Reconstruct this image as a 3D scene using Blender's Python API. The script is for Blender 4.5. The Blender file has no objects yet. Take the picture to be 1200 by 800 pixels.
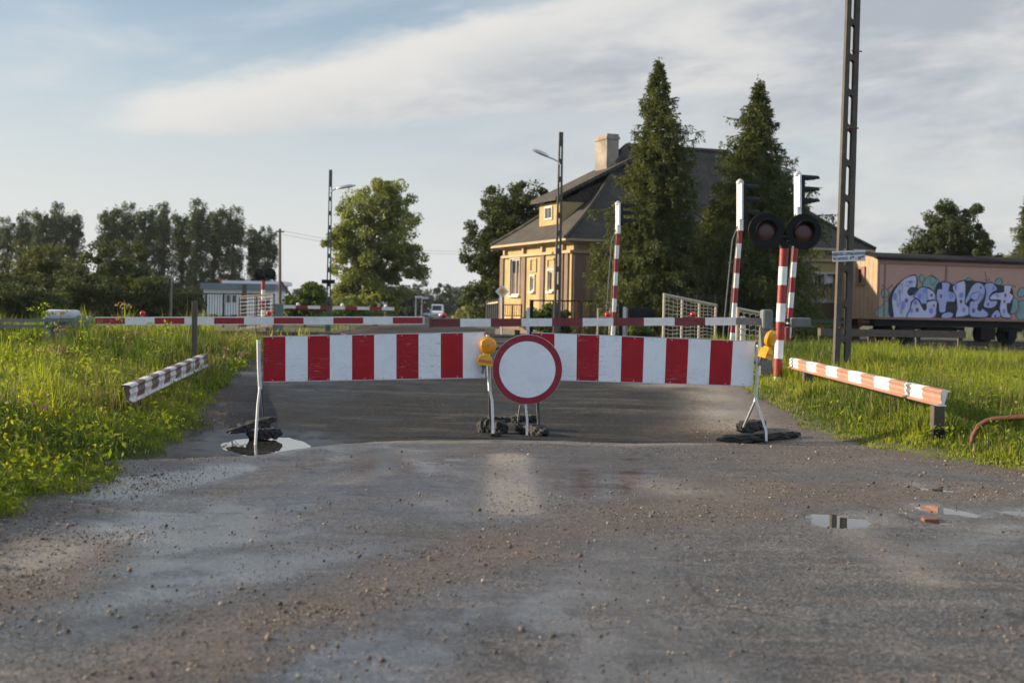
import bpy, bmesh, math, random
import numpy as np
from mathutils import Vector, Matrix, geometry

random.seed(7)
RNG = np.random.default_rng(11)
R = math.radians
scene = bpy.context.scene
COL = scene.collection

# ------------------------------------------------------------------ camera
FPX = 1667.0                                   # focal length in pixels of a 1200 px wide frame (50 mm)
EYE = Vector((0.0, 0.0, 1.4))
PITCH, ROLL = R(1.2), R(1.1)
_f = Vector((0, math.cos(PITCH), -math.sin(PITCH)))
_r0 = Vector((1, 0, 0)); _u0 = _r0.cross(_f)
CR = _r0 * math.cos(ROLL) + _u0 * math.sin(ROLL)
CU = _u0 * math.cos(ROLL) - _r0 * math.sin(ROLL)
cam_data = bpy.data.cameras.new('camera'); cam = bpy.data.objects.new('camera', cam_data); COL.objects.link(cam)
m = Matrix((CR, CU, -_f)).transposed().to_4x4(); m.translation = EYE
cam.matrix_world = m
cam_data.lens = 50.0; cam_data.sensor_width = 36.0; cam_data.clip_end = 5000; cam_data.clip_start = 0.05
cam_data.dof.use_dof = True; cam_data.dof.focus_distance = 15.6; cam_data.dof.aperture_fstop = 2.5
scene.camera = cam

def ray(px, py):
    return _f + CR * ((px - 600) / FPX) + CU * ((400 - py) / FPX)
def W(px, py, d):                              # where a sight line is d metres away
    return EYE + ray(px, py) * d
def on_plane(px, py, p0, n):
    r = ray(px, py); t = (Vector(p0) - EYE).dot(n) / r.dot(n)
    return EYE + r * t
def on_z(px, py, z=0.0):
    return on_plane(px, py, (0, 0, z), Vector((0, 0, 1)))

# ------------------------------------------------------------------ numeric noise
def _hash(ix, iy, seed):
    h = (ix.astype(np.int64) * 374761393 + iy.astype(np.int64) * 668265263 + seed * 1274126177) & 0x7fffffff
    h = (h ^ (h >> 13)) * 1274126177 & 0x7fffffff
    return ((h ^ (h >> 16)) & 0xffff) / 65535.0
def vnoise(x, y, seed=0):
    x = np.asarray(x, float); y = np.asarray(y, float)
    ix = np.floor(x); iy = np.floor(y); fx = x - ix; fy = y - iy
    fx = fx * fx * (3 - 2 * fx); fy = fy * fy * (3 - 2 * fy)
    a = _hash(ix, iy, seed); b = _hash(ix + 1, iy, seed); c = _hash(ix, iy + 1, seed); d = _hash(ix + 1, iy + 1, seed)
    return (a * (1 - fx) + b * fx) * (1 - fy) + (c * (1 - fx) + d * fx) * fy
def fbm(x, y, seed=0, octv=4):
    s = 0; amp = 0.5; t = 0
    for i in range(octv):
        s = s + amp * vnoise(x * 2 ** i, y * 2 ** i, seed + i * 17); t += amp; amp *= 0.5
    return s / t
def sstep(a, b, x):
    t = np.clip((np.asarray(x, float) - a) / (b - a), 0, 1); return t * t * (3 - 2 * t)

# ------------------------------------------------------------------ materials
def new_mat(name):
    mt = bpy.data.materials.new(name); mt.use_nodes = True
    nt = mt.node_tree; b = nt.nodes['Principled BSDF']
    return mt, nt, b
def N(nt, t, **kw):
    n = nt.nodes.new(t)
    for k, v in kw.items(): setattr(n, k, v)
    return n
def noise(nt, scale, detail=4, rough=0.6, vec=None, dist=0.0):
    n = N(nt, 'ShaderNodeTexNoise'); n.inputs['Scale'].default_value = scale; n.inputs['Detail'].default_value = detail
    n.inputs['Roughness'].default_value = rough; n.inputs['Distortion'].default_value = dist
    if vec is not None: nt.links.new(vec, n.inputs['Vector'])
    return n
def ramp(nt, src, pts):
    n = N(nt, 'ShaderNodeValToRGB'); e = n.color_ramp.elements
    while len(e) < len(pts): e.new(0.5)
    for el, (p, c) in zip(e, pts):
        el.position = p; el.color = (c, c, c, 1) if isinstance(c, (int, float)) else (*c, 1)
    nt.links.new(src, n.inputs[0]); return n
def mixc(nt, fac, a, b, mode='MIX'):
    n = N(nt, 'ShaderNodeMix', data_type='RGBA', blend_type=mode)
    for s, v in ((n.inputs[0], fac), (n.inputs[6], a), (n.inputs[7], b)):
        if hasattr(v, 'is_linked') or isinstance(v, bpy.types.NodeSocket): nt.links.new(v, s)
        elif isinstance(v, (int, float)): s.default_value = v
        else: s.default_value = (*v, 1)
    return n.outputs[2]
def objco(nt):
    return N(nt, 'ShaderNodeTexCoord').outputs['Object']
def bump(nt, b, h, strength, dist=0.01):
    n = N(nt, 'ShaderNodeBump'); n.inputs['Strength'].default_value = strength; n.inputs['Distance'].default_value = dist
    nt.links.new(h, n.inputs['Height']); nt.links.new(n.outputs[0], b.inputs['Normal']); return n
def plain(name, col, rough=0.6, metal=0.0, dirt=0.35, dscale=6.0, dcol=None, bmp=0.15, bscale=60.0, spec=0.5):
    """a weathered surface: base colour broken up by two sizes of grime and a fine bump"""
    mt, nt, b = new_mat(name); co = objco(nt)
    n1 = noise(nt, dscale, 6, 0.65, co); n2 = noise(nt, dscale * 9, 3, 0.6, co)
    if dcol is None: dcol = tuple(c * 0.45 for c in col)
    f1 = ramp(nt, n1.outputs[0], [(0.42, 0.0), (0.75, dirt)])
    f2 = ramp(nt, n2.outputs[0], [(0.5, 0.0), (0.8, dirt * 0.8)])
    c = mixc(nt, f1.outputs[0], col, dcol); c = mixc(nt, f2.outputs[0], c, dcol)
    nt.links.new(c, b.inputs['Base Color'])
    rr = ramp(nt, n1.outputs[0], [(0.3, max(0.02, rough - 0.1)), (0.8, min(1, rough + 0.2))]); nt.links.new(rr.outputs[0], b.inputs['Roughness'])
    b.inputs['Metallic'].default_value = metal; b.inputs['Specular IOR Level'].default_value = spec
    if bmp: bump(nt, b, noise(nt, bscale, 4, 0.6, co).outputs[0], bmp, 0.01)
    return mt
def leafmat(name, c1, c2, trans=0.35, tcol=None, rough=0.6):
    mt, nt, b = new_mat(name); nt.nodes.remove(b)
    out = nt.nodes['Material Output']
    g = N(nt, 'ShaderNodeNewGeometry')
    c = mixc(nt, g.outputs['Random Per Island'], c1, c2)
    d = N(nt, 'ShaderNodeBsdfPrincipled'); d.inputs['Roughness'].default_value = rough; d.inputs['Specular IOR Level'].default_value = 0.25
    nt.links.new(c, d.inputs['Base Color'])
    t = N(nt, 'ShaderNodeBsdfTranslucent')
    tc = mixc(nt, 1.0, c, tcol or (1.5, 1.5, 0.5), 'MULTIPLY'); nt.links.new(tc, t.inputs['Color'])
    mx = N(nt, 'ShaderNodeMixShader'); mx.inputs[0].default_value = trans
    nt.links.new(d.outputs[0], mx.inputs[1]); nt.links.new(t.outputs[0], mx.inputs[2]); nt.links.new(mx.outputs[0], out.inputs[0])
    return mt

M = {}
def scratch(mt, amt=.5, dark=(.16, .15, .14)):
    nt = mt.node_tree; b = nt.nodes['Principled BSDF']; co = objco(nt)
    l = b.inputs['Base Color'].links[0].from_socket
    mp = N(nt, 'ShaderNodeMapping'); mp.inputs['Rotation'].default_value = (0.3, R(38), 0.2); mp.inputs['Scale'].default_value = (1.1, 1, 16); nt.links.new(co, mp.inputs[0])
    a = noise(nt, 2.6, 2, .4, mp.outputs[0], 1.2); f = ramp(nt, a.outputs[0], [(.488, 0.0), (.497, amt), (.503, amt), (.512, 0.0)])
    g_ = noise(nt, 1.7, 3, .6, co); f2 = ramp(nt, g_.outputs[0], [(.47, 0.0), (.56, 1.0)])
    mm = N(nt, 'ShaderNodeMath', operation='MULTIPLY'); nt.links.new(f.outputs[0], mm.inputs[0]); nt.links.new(f2.outputs[0], mm.inputs[1])
    sp_ = ramp(nt, noise(nt, 46, 2, .5, co).outputs[0], [(.7, 0.0), (.76, amt)])
    c = mixc(nt, mm.outputs[0], l, dark); c = mixc(nt, sp_.outputs[0], c, (.3, .26, .22)); nt.links.new(c, b.inputs['Base Color'])
M['sign_red'] = plain('red_sheeting', (0.36, 0.006, 0.014), 0.45, dirt=0.3, dscale=4, bmp=0.04, spec=0.25)
M['sign_white'] = plain('white_sheeting', (0.76, 0.79, 0.82), 0.38, dirt=0.22, dscale=5, dcol=(0.42, 0.41, 0.38), bmp=0.03)
M['disc_red'] = plain('dull_red_sheeting', (0.26, 0.022, 0.035), 0.45, dirt=0.2, dscale=5, bmp=0.03, spec=0.25)
M['alu'] = plain('aluminium_edge', (0.55, 0.56, 0.57), 0.45, 0.6, dirt=0.4, dscale=12)
M['galv'] = plain('galvanised_steel', (0.52, 0.53, 0.54), 0.45, 0.55, dirt=0.4, dscale=25)
M['galv_dark'] = plain('dull_grey_steel', (0.2, 0.2, 0.2), 0.5, 0.4, dirt=0.4, dscale=20)
M['boom_red'] = plain('boom_red', (0.3, 0.012, 0.018), 0.45, dirt=0.3, dscale=5)
M['boom_brown'] = plain('boom_faded_red', (0.17, 0.022, 0.025), 0.5, dirt=0.4, dscale=5)
M['white_paint'] = plain('white_paint', (0.78, 0.78, 0.76), 0.5, dirt=0.35, dscale=7, dcol=(0.4, 0.38, 0.34))
M['rail_white'] = plain('white_road_paint', (0.78, 0.75, 0.7), 0.6, dirt=0.45, dscale=5, dcol=(0.42, 0.4, 0.37))
M['rail_red'] = plain('faded_salmon_paint', (0.36, 0.18, 0.13), 0.65, dirt=0.45, dscale=8, dcol=(0.4, 0.25, 0.19))
M['rail_brown'] = plain('worn_brown_paint', (0.1, 0.03, 0.03), 0.65, dirt=0.6, dscale=8, dcol=(0.28, 0.25, 0.23))
M['worn_white'] = plain('worn_white_paint', (0.6, 0.59, 0.57), 0.65, dirt=0.75, dscale=7, dcol=(0.22, 0.2, 0.18))
M['post_red'] = plain('post_red', (0.28, 0.02, 0.02), 0.5, dirt=0.35, dscale=9)
M['black'] = plain('black_paint', (0.007, 0.008, 0.009), 0.6, dirt=0.3, dscale=7, dcol=(0.018, 0.018, 0.018), spec=0.2)
M['tar'] = plain('broken_asphalt', (0.014, 0.014, 0.014), 0.75, dirt=0.7, dscale=14, dcol=(0.05, 0.047, 0.043), bmp=0.8, bscale=45)
M['concrete'] = plain('weathered_concrete', (0.085, 0.074, 0.06), 0.85, dirt=0.55, dscale=5, dcol=(0.045, 0.04, 0.034), bmp=0.3)
M['grey_case'] = plain('grey_machine_paint', (0.14, 0.165, 0.165), 0.5, dirt=0.4, dscale=5, dcol=(0.07, 0.075, 0.07))
M['grey_light'] = plain('light_grey_cover', (0.5, 0.52, 0.52), 0.45, dirt=0.3, dscale=5)
M['wood'] = plain('grey_wood', (0.11, 0.085, 0.065), 0.85, dirt=0.6, dscale=9, bmp=0.5, bscale=30)
M['rust'] = plain('rusty_steel', (0.17, 0.065, 0.035), 0.75, 0.2, dirt=0.6, dscale=18, dcol=(0.07, 0.03, 0.02), bmp=0.4)
M['rail_steel'] = plain('rusty_rail', (0.09, 0.06, 0.045), 0.5, 0.3, dirt=0.5, dscale=6)
M['sleeper'] = plain('old_sleeper', (0.09, 0.075, 0.06), 0.9, dirt=0.5, dscale=7)
M['chimney'] = plain('sooty_chimney_render', (0.3, 0.26, 0.22), 0.9, dirt=0.85, dscale=1.5, dcol=(0.12, 0.1, 0.08), bmp=0.5, bscale=20)
M['brick'] = plain('red_brick', (0.24, 0.085, 0.05), 0.85, dirt=0.4, dscale=20, bmp=0.5)
M['yellow_case'] = plain('yellow_plastic', (0.75, 0.4, 0.015), 0.4, dirt=0.25, dscale=20)
M['orange_strip'] = plain('orange_reflector', (0.6, 0.14, 0.03), 0.35, dirt=0.2, dscale=20)
M['sign_yellow'] = plain('yellow_sheeting', (0.75, 0.36, 0.01), 0.4, dirt=0.1)
M['ochre'] = plain('ochre_render', (0.41, 0.31, 0.135), 0.9, dirt=0.6, dscale=1.6, dcol=(0.22, 0.165, 0.095), bmp=0.3, bscale=25)
M['pilaster'] = plain('brown_pink_render', (0.19, 0.13, 0.1), 0.9, dirt=0.5, dscale=2, dcol=(0.12, 0.08, 0.065), bmp=0.3, bscale=25)
M['cornice'] = plain('cream_cornice', (0.42, 0.33, 0.21), 0.9, dirt=0.55, dscale=3, dcol=(0.3, 0.22, 0.14), bmp=0.3)
M['frame_white'] = plain('white_window_paint', (0.55, 0.52, 0.47), 0.6, dirt=0.35, dscale=8)
M['board'] = plain('brown_boarding', (0.14, 0.09, 0.07), 0.8, dirt=0.5, dscale=4)
M['shutter'] = plain('orange_boarding', (0.62, 0.33, 0.06), 0.7, dirt=0.3, dscale=4)
M['brown_wall'] = plain('dark_brown_dado', (0.16, 0.11, 0.075), 0.9, dirt=0.4, dscale=3)
M['bark'] = plain('bark', (0.13, 0.1, 0.075), 0.95, dirt=0.6, dscale=6, bmp=0.8, bscale=14)
M['wagon'] = plain('salmon_wagon_paint', (0.44, 0.26, 0.19), 0.75, dirt=0.3, dscale=2.5, dcol=(0.32, 0.19, 0.14))
M['wagon_end'] = plain('cream_wagon_boards', (0.42, 0.31, 0.2), 0.8, dirt=0.35, dscale=3, dcol=(0.28, 0.17, 0.1))
M['wagon_trim'] = plain('brown_wagon_trim', (0.27, 0.15, 0.11), 0.75, dirt=0.4)
M['felt'] = plain('roofing_felt', (0.02, 0.02, 0.02), 0.95, dirt=0.5, dscale=3, dcol=(0.045, 0.042, 0.04), spec=0.1)
M['lav'] = plain('lavender_spray_paint', (0.37, 0.39, 0.6), 0.6, dirt=0.55, dscale=1.6, dcol=(0.2, 0.22, 0.52), bmp=0)
M['lav_pale'] = plain('pale_lavender_spray_paint', (0.52, 0.51, 0.63), 0.6, dirt=0.6, dscale=2.2, dcol=(0.3, 0.32, 0.58), bmp=0)
M['aqua'] = plain('grey_green_spray_paint', (0.2, 0.31, 0.3), 0.6, dirt=0.4, dscale=2, bmp=0)
M['ink'] = plain('black_spray_paint', (0.015, 0.02, 0.03), 0.6, dirt=0.2, bmp=0)
M['ink_green'] = plain('dark_green_spray_paint', (0.02, 0.07, 0.055), 0.6, dirt=0.2, bmp=0)
M['plum'] = plain('plum_spray_paint', (0.14, 0.07, 0.16), 0.6, dirt=0.2, bmp=0)
M['blue_dot'] = plain('blue_spray_paint', (0.2, 0.24, 0.58), 0.6, dirt=0.2, bmp=0)
M['building_white'] = plain('white_block_wall', (0.66, 0.68, 0.7), 0.85, dirt=0.25, dscale=0.6)
M['building_roof'] = plain('blue_grey_roof', (0.15, 0.18, 0.21), 0.7, dirt=0.3, dscale=0.8)
M['car_paint'] = plain('white_car_paint', (0.75, 0.76, 0.77), 0.25, dirt=0.05)
M['car_grey'] = plain('grey_car_paint', (0.2, 0.22, 0.25), 0.25, dirt=0.05)
M['ink_text'] = plain('black_lettering', (0.02, 0.02, 0.03), 0.6, dirt=0.1, bmp=0)
M['enamel'] = plain('enamel_plate', (0.62, 0.66, 0.7), 0.4, dirt=0.25, dscale=9)
M['green_paint'] = plain('green_pole_paint', (0.05, 0.08, 0.07), 0.6, dirt=0.4)

scratch(M['sign_white'], .7); scratch(M['sign_red'], .35, (.5, .4, .38)); scratch(M['disc_red'], .3, (.4, .3, .3)); scratch(M['white_paint'], .4)
def glassy(name, col, rough=0.08, spec=0.6):
    mt, nt, b = new_mat(name); b.inputs['Base Color'].default_value = (*col, 1)
    b.inputs['Roughness'].default_value = rough; b.inputs['Specular IOR Level'].default_value = spec
    n = noise(nt, 1.5, 3, 0.5, objco(nt)); bump(nt, b, n.outputs[0], 0.05, 0.02)
    return mt
M['pane'] = glassy('window_pane', (0.02, 0.022, 0.025))
M['red_lens'] = glassy('unlit_red_lens', (0.055, 0.014, 0.013), 0.35)
M['red_lamp'] = glassy('red_lamp_glass', (0.4, 0.008, 0.015), 0.15)
M['white_lamp'] = glassy('white_lamp_glass', (0.75, 0.75, 0.72), 0.2)
def _amber():
    mt, nt, b = new_mat('amber_lens'); co = objco(nt)
    b.inputs['Base Color'].default_value = (0.95, 0.42, 0.012, 1); b.inputs['Roughness'].default_value = 0.22
    b.inputs['Transmission Weight'].default_value = 0.35; b.inputs['Subsurface Weight'].default_value = 0.3
    b.inputs['Subsurface Radius'].default_value = (0.05, 0.02, 0.002)
    v = N(nt, 'ShaderNodeTexVoronoi'); v.inputs['Scale'].default_value = 70; nt.links.new(co, v.inputs['Vector'])
    bump(nt, b, v.outputs['Distance'], 0.5, 0.004); return mt
M['amber'] = _amber()
def _water():
    mt, nt, b = new_mat('puddle_water'); co = objco(nt)
    b.inputs['Base Color'].default_value = (0.045, 0.042, 0.036, 1); b.inputs['Roughness'].default_value = 0.015
    b.inputs['IOR'].default_value = 1.33; b.inputs['Specular IOR Level'].default_value = 1.0
    n = noise(nt, 3, 2, 0.5, co); bump(nt, b, n.outputs[0], 0.012, 0.02); return mt
M['water'] = _water()
def _roof():
    mt, nt, b = new_mat('old_roof_sheets'); co = objco(nt)
    mp = N(nt, 'ShaderNodeMapping'); mp.inputs['Rotation'].default_value = (0, 0, -R(20)); nt.links.new(co, mp.inputs[0])
    w = N(nt, 'ShaderNodeTexWave', wave_type='BANDS', bands_direction='DIAGONAL'); w.inputs['Scale'].default_value = 2.2
    w.inputs['Distortion'].default_value = 0.3
    nt.links.new(mp.outputs[0], w.inputs['Vector'])
    n1 = noise(nt, 1.6, 8, 0.75, co); n2 = noise(nt, 9, 4, 0.6, co)
    c = ramp(nt, n1.outputs[0], [(0.3, (0.02, 0.016, 0.013)), (0.5, (0.045, 0.036, 0.028)), (0.7, (0.1, 0.082, 0.065))])
    c = mixc(nt, ramp(nt, n2.outputs[0], [(0.45, 0.0), (0.7, 0.6)]).outputs[0], c.outputs[0], (0.05, 0.05, 0.04))
    c = mixc(nt, ramp(nt, w.outputs[0], [(0.0, 0.55), (0.25, 0.0)]).outputs[0], c, (0.03, 0.027, 0.024))
    nt.links.new(c, b.inputs['Base Color']); b.inputs['Roughness'].default_value = 0.85
    bump(nt, b, w.outputs[0], 0.6, 0.04); return mt
M['roof'] = _roof()

# leaves
M['leaf_poplar'] = leafmat('poplar_leaf', (0.046, 0.07, 0.03), (0.095, 0.122, 0.058), 0.25, (1.1, 1.2, 0.6))
M['leaf_lime'] = leafmat('light_leaf', (0.11, 0.14, 0.045), (0.24, 0.26, 0.11), 0.45)
M['leaf_dark'] = leafmat('dark_leaf', (0.026, 0.042, 0.012), (0.075, 0.09, 0.03), 0.3)
M['leaf_willow'] = leafmat('willow_leaf', (0.045, 0.06, 0.016), (0.1, 0.105, 0.032), 0.3)
M['needle'] = leafmat('spruce_needle', (0.04, 0.058, 0.016), (0.11, 0.125, 0.04), 0.3)
M['leaf_bush'] = leafmat('bush_leaf', (0.045, 0.08, 0.018), (0.12, 0.15, 0.04), 0.35)
M['leaf_far'] = leafmat('far_leaf', (0.045, 0.062, 0.04), (0.08, 0.1, 0.06), 0.2, (1.0, 1.1, 0.8))
M['grass'] = leafmat('grass_blade', (0.13, 0.17, 0.02), (0.29, 0.3, 0.055), 0.52, (1.5, 1.55, 0.45))
M['grass_deep'] = leafmat('deep_grass_blade', (0.05, 0.09, 0.015), (0.13, 0.16, 0.03), 0.42, (1.45, 1.55, 0.45))
M['straw'] = leafmat('dry_stalk', (0.2, 0.15, 0.07), (0.34, 0.27, 0.14), 0.3, (1.1, 1.0, 0.7))
M['herb'] = leafmat('herb_leaf', (0.09, 0.14, 0.02), (0.25, 0.28, 0.045), 0.52, (1.5, 1.5, 0.4))
M['petal_yellow'] = leafmat('yellow_petal', (0.6, 0.4, 0.01), (0.8, 0.58, 0.02), 0.3, (1, 1, 0.5))
M['petal_pink'] = leafmat('pink_petal', (0.45, 0.12, 0.28), (0.55, 0.2, 0.4), 0.3, (1, 1, 1))

# ------------------------------------------------------------------ mesh builder
class MB:
    def __init__(s): s.v = []; s.f = []; s.m = []
    def add(s, vs, fs, mi=0):
        k = len(s.v); s.v += [Vector(v) for v in vs]
        for f in fs: s.f.append(tuple(k + i for i in f)); s.m.append(mi)
        return s
    def box(s, c, sx, sy, sz, X=Vector((1, 0, 0)), Y=Vector((0, 1, 0)), Z=Vector((0, 0, 1)), mi=0, bev=0.0):
        c = Vector(c); hx, hy, hz = sx / 2, sy / 2, sz / 2
        if bev <= 0:
            vs = [c + X * (hx * a) + Y * (hy * b) + Z * (hz * d) for a in (-1, 1) for b in (-1, 1) for d in (-1, 1)]
            s.add(vs, [(0, 1, 3, 2), (4, 6, 7, 5), (0, 4, 5, 1), (2, 3, 7, 6), (0, 2, 6, 4), (1, 5, 7, 3)], mi)
        else:
            bm = bmesh.new(); bmesh.ops.create_cube(bm, size=1.0)
            for v in bm.verts: v.co = Vector((v.co.x * sx, v.co.y * sy, v.co.z * sz))
            bmesh.ops.bevel(bm, geom=bm.edges[:], offset=bev, segments=2, affect='EDGES', profile=0.5)
            bm.verts.ensure_lookup_table(); bm.verts.index_update()
            s.add([c + X * v.co.x + Y * v.co.y + Z * v.co.z for v in bm.verts], [tuple(v.index for v in f.verts) for f in bm.faces], mi)
            bm.free()
        return s
    def bar(s, p0, p1, w, h, up=Vector((0, 0, 1)), mi=0, bev=0.0):
        p0 = Vector(p0); p1 = Vector(p1); d = p1 - p0; L = d.length; X = d / L
        Y = up.cross(X)
        if Y.length < 1e-4: Y = Vector((0, 1, 0)).cross(X)
        Y.normalize(); Z = X.cross(Y)
        return s.box((p0 + p1) / 2, L, w, h, X, Y, Z, mi, bev)
    def tube(s, pts, r, n=10, mi=0, cap=True):
        pts = [Vector(p) for p in pts]; k = len(s.v); rs = r if isinstance(r, (list, tuple)) else [r] * len(pts)
        prev = None
        for i, p in enumerate(pts):
            t = (pts[min(i + 1, len(pts) - 1)] - pts[max(i - 1, 0)]).normalized()
            if prev is None:
                a = t.orthogonal().normalized()
            else:
                a = (prev - t * prev.dot(t)).normalized()
            prev = a; b = t.cross(a)
            for j in range(n):
                an = 2 * math.pi * j / n; s.v.append(p + (a * math.cos(an) + b * math.sin(an)) * rs[i])
        for i in range(len(pts) - 1):
            for j in range(n):
                s.f.append((k + i * n + j, k + i * n + (j + 1) % n, k + (i + 1) * n + (j + 1) % n, k + (i + 1) * n + j)); s.m.append(mi)
        if cap:
            s.f.append(tuple(k + j for j in reversed(range(n)))); s.m.append(mi)
            e = k + (len(pts) - 1) * n; s.f.append(tuple(e + j for j in range(n))); s.m.append(mi)
        return s
    def lathe(s, c, axis, prof, n=32, mi=0):      # prof: (along axis, radius)
        A = Vector(axis).normalized(); a = A.orthogonal().normalized(); b = A.cross(a); k = len(s.v)
        for z, r in prof:
            for j in range(n):
                an = 2 * math.pi * j / n; s.v.append(Vector(c) + A * z + (a * math.cos(an) + b * math.sin(an)) * max(r, 1e-4))
        for i in range(len(prof) - 1):
            for j in range(n):
                s.f.append((k + i * n + j, k + i * n + (j + 1) % n, k + (i + 1) * n + (j + 1) % n, k + (i + 1) * n + j)); s.m.append(mi)
        s.f.append(tuple(k + j for j in reversed(range(n)))); s.m.append(mi)
        e = k + (len(prof) - 1) * n; s.f.append(tuple(e + j for j in range(n))); s.m.append(mi)
        return s
    def build(s, name, mats, parent=None, smooth=False, loc=None):
        if not isinstance(mats, (list, tuple)): mats = [mats]
        off = Vector(parent_loc(parent)) if parent is not None else Vector(loc or (0, 0, 0))
        me = bpy.data.meshes.new(name); me.from_pydata([tuple(v - off) for v in s.v], [], s.f)
        for mt in mats: me.materials.append(mt)
        me.polygons.foreach_set('material_index', s.m)
        bm = bmesh.new(); bm.from_mesh(me); bmesh.ops.recalc_face_normals(bm, faces=bm.faces[:]); bm.to_mesh(me); bm.free()
        me.update()
        if smooth:
            me.shade_smooth()
            try: me.set_sharp_from_angle(angle=R(38))
            except Exception: pass
        o = bpy.data.objects.new(name, me); COL.objects.link(o)
        if parent is not None: o.parent = parent
        else: o.location = off
        return o
def parent_loc(p):
    v = Vector(p.location)
    while p.parent is not None: p = p.parent; v += Vector(p.location)
    return v
def tag(o, label=None, cat=None, group=None, kind=None):
    if label: o['label'] = label
    if cat: o['category'] = cat
    if group: o['group'] = group
    if kind: o['kind'] = kind
    return o
def thing(name, label, cat, loc, group=None):
    o = bpy.data.objects.new(name, None); COL.objects.link(o); o.location = Vector(loc); o.empty_display_size = 0.2
    return tag(o, label, cat, group)
def copy_tree(o, parent=None):
    c = o.copy(); COL.objects.link(c)
    if parent is not None: c.parent = parent
    for ch in list(o.children): copy_tree(ch, c)
    return c
def np_mesh(name, verts, loops, sizes, mats, parent=None, loc=None, midx=None, smooth=False):
    """mesh from numpy arrays: verts (n,3), loops flat, sizes per face"""
    off = np.array(parent_loc(parent)) if parent is not None else np.array(loc or (0, 0, 0))
    verts = (np.asarray(verts) - off).astype(np.float32)
    me = bpy.data.meshes.new(name); me.vertices.add(len(verts)); me.vertices.foreach_set('co', verts.ravel())
    me.loops.add(len(loops)); me.loops.foreach_set('vertex_index', np.asarray(loops, np.int32))
    st = np.concatenate(([0], np.cumsum(sizes)[:-1])).astype(np.int32)
    me.polygons.add(len(sizes)); me.polygons.foreach_set('loop_start', st); me.polygons.foreach_set('loop_total', np.asarray(sizes, np.int32))
    if not isinstance(mats, (list, tuple)): mats = [mats]
    for mt in mats: me.materials.append(mt)
    if midx is not None: me.polygons.foreach_set('material_index', np.asarray(midx, np.int32))
    me.update(calc_edges=True); me.validate()
    if smooth: me.shade_smooth()
    o = bpy.data.objects.new(name, me); COL.objects.link(o)
    if parent is not None: o.parent = parent
    else: o.location = off
    return o

# ------------------------------------------------------------------ the lie of the land
YK = [0, 8, 9, 10, 11.4, 13.5, 16.4, 21.4, 26, 33, 62, 110, 400, 900]
XL = [-3.3, -3.3, -3.3, -3.22, -3.2, -3.4, -3.6, -4.3, -4.8, -5.3, -6.7, -9.2, -24, -49]
YR = [0, 8, 11, 12.3, 13.1, 14.1, 14.9, 16.3, 18.8, 22.6, 26, 33, 62, 110, 400, 900]
XR = [7.5, 7.5, 6.6, 5.6, 4.75, 4.25, 4.0, 3.72, 3.7, 3.75, 3.3, 2.5, 0.3, -2.2, -17, -42]
def edge(x, y):                                 # metres inside the road (negative: on the verge)
    return np.minimum(x - np.interp(y, YK, XL), np.interp(y, YR, XR) - x)
def zroad(y):
    return 0.25 * sstep(16.5, 24, y) + 0.25 * sstep(24, 33, y) - 0.4 * sstep(66, 120, y)
def lip_y(x):
    return np.interp(x, [-4.5, -3.2, -2.4, -1.8, -0.9, 0, 2.1, 3.2, 4.5], [12.6, 12.9, 13.4, 14.6, 15.2, 15.35, 15.4, 15.7, 16.2])
def bowl(x, y, cx, cy, rx, ry, rot=0.0, seed=3):
    fr, am = (7.5, 1.1) if rx < .4 else (3.1, .5)
    dx = x - cx; dy = y - cy; c, s_ = math.cos(rot), math.sin(rot); a = (dx * c + dy * s_) / rx; b = (-dx * s_ + dy * c) / ry
    r = np.sqrt(a * a + b * b) + (fbm(x * fr, y * fr * .7, seed) - 0.5) * am
    return 1 - sstep(0.3, 1.35, r)
P1 = on_z(985, 609); P2 = on_z(1115, 599); P3 = on_z(1097, 612); P4 = on_z(1198, 601); P5 = on_z(1100, 571)
PUD = [(P1.x, P1.y, 0.27, 0.36, 0.0), (P2.x, P2.y, 0.17, 0.30, 0.35), (P3.x + .06, P3.y, 0.1, 0.09, 0), (P4.x, P4.y, 0.15, 0.2, 0), (P5.x, P5.y, .17, .25, 0.4)]
def road_h(x, y):
    z = zroad(y)
    d = y - lip_y(x)
    fade = 1 - sstep(2.4, 3.4, x)
    z = z - 0.05 * sstep(-0.03, 0.08, d) * (1 - sstep(1.6, 5.5, d)) * fade
    z = z + 0.022 * np.exp(-((d + 0.35) / 0.4) ** 2) * fade
    z = z + (fbm(x * 0.9, y * 0.7, 5, 3) - 0.5) * 0.045 * (1 - 0.6 * sstep(20, 30, y))
    z = z + (fbm(x * 5, y * 5, 9, 3) - 0.5) * 0.008
    for i, (cx, cy, rx, ry, ro) in enumerate(PUD):
        z = z - 0.035 * bowl(x, y, cx, cy, rx, ry, ro, 30 + i)
    z = z - 0.05 * bowl(x, y, -2.62, 15.0, 0.5, 1.7, 0.15, 41) * sstep(-0.02, 0.1, d)
    # dished wheel track along the left
    z = z - 0.03 * np.exp(-((x + 2.3) / 0.5) ** 2) * (1 - sstep(12, 14, y))
    return z
def terrain(x, y):
    e = edge(x, y) + (fbm(x * 1.7, y * 1.7, 21) - 0.5) * 0.5
    z = zroad(y)
    out = np.clip(-e, 0, 40)
    bank = 0.05 * sstep(0, 0.4, out) + np.where(x > 0, .03 + .06 * sstep(15, 20, y), .12) * sstep(0.3, 2.2, out) * (1 - sstep(30, 34, y)) + (fbm(x * 0.5, y * 0.5, 3) - 0.5) * 0.16 * sstep(0.3, 2, out)
    z = z + bank - 0.24 * sstep(-0.04, 0.12, e)
    z = z - 0.22 * sstep(29.5, 32, y) * (1 - sstep(60, 66, y)) * sstep(0.2, 1.5, out)
    return z
def ground_z(x, y):
    return float(terrain(np.array([float(x)]), np.array([float(y)]))[0])
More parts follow.
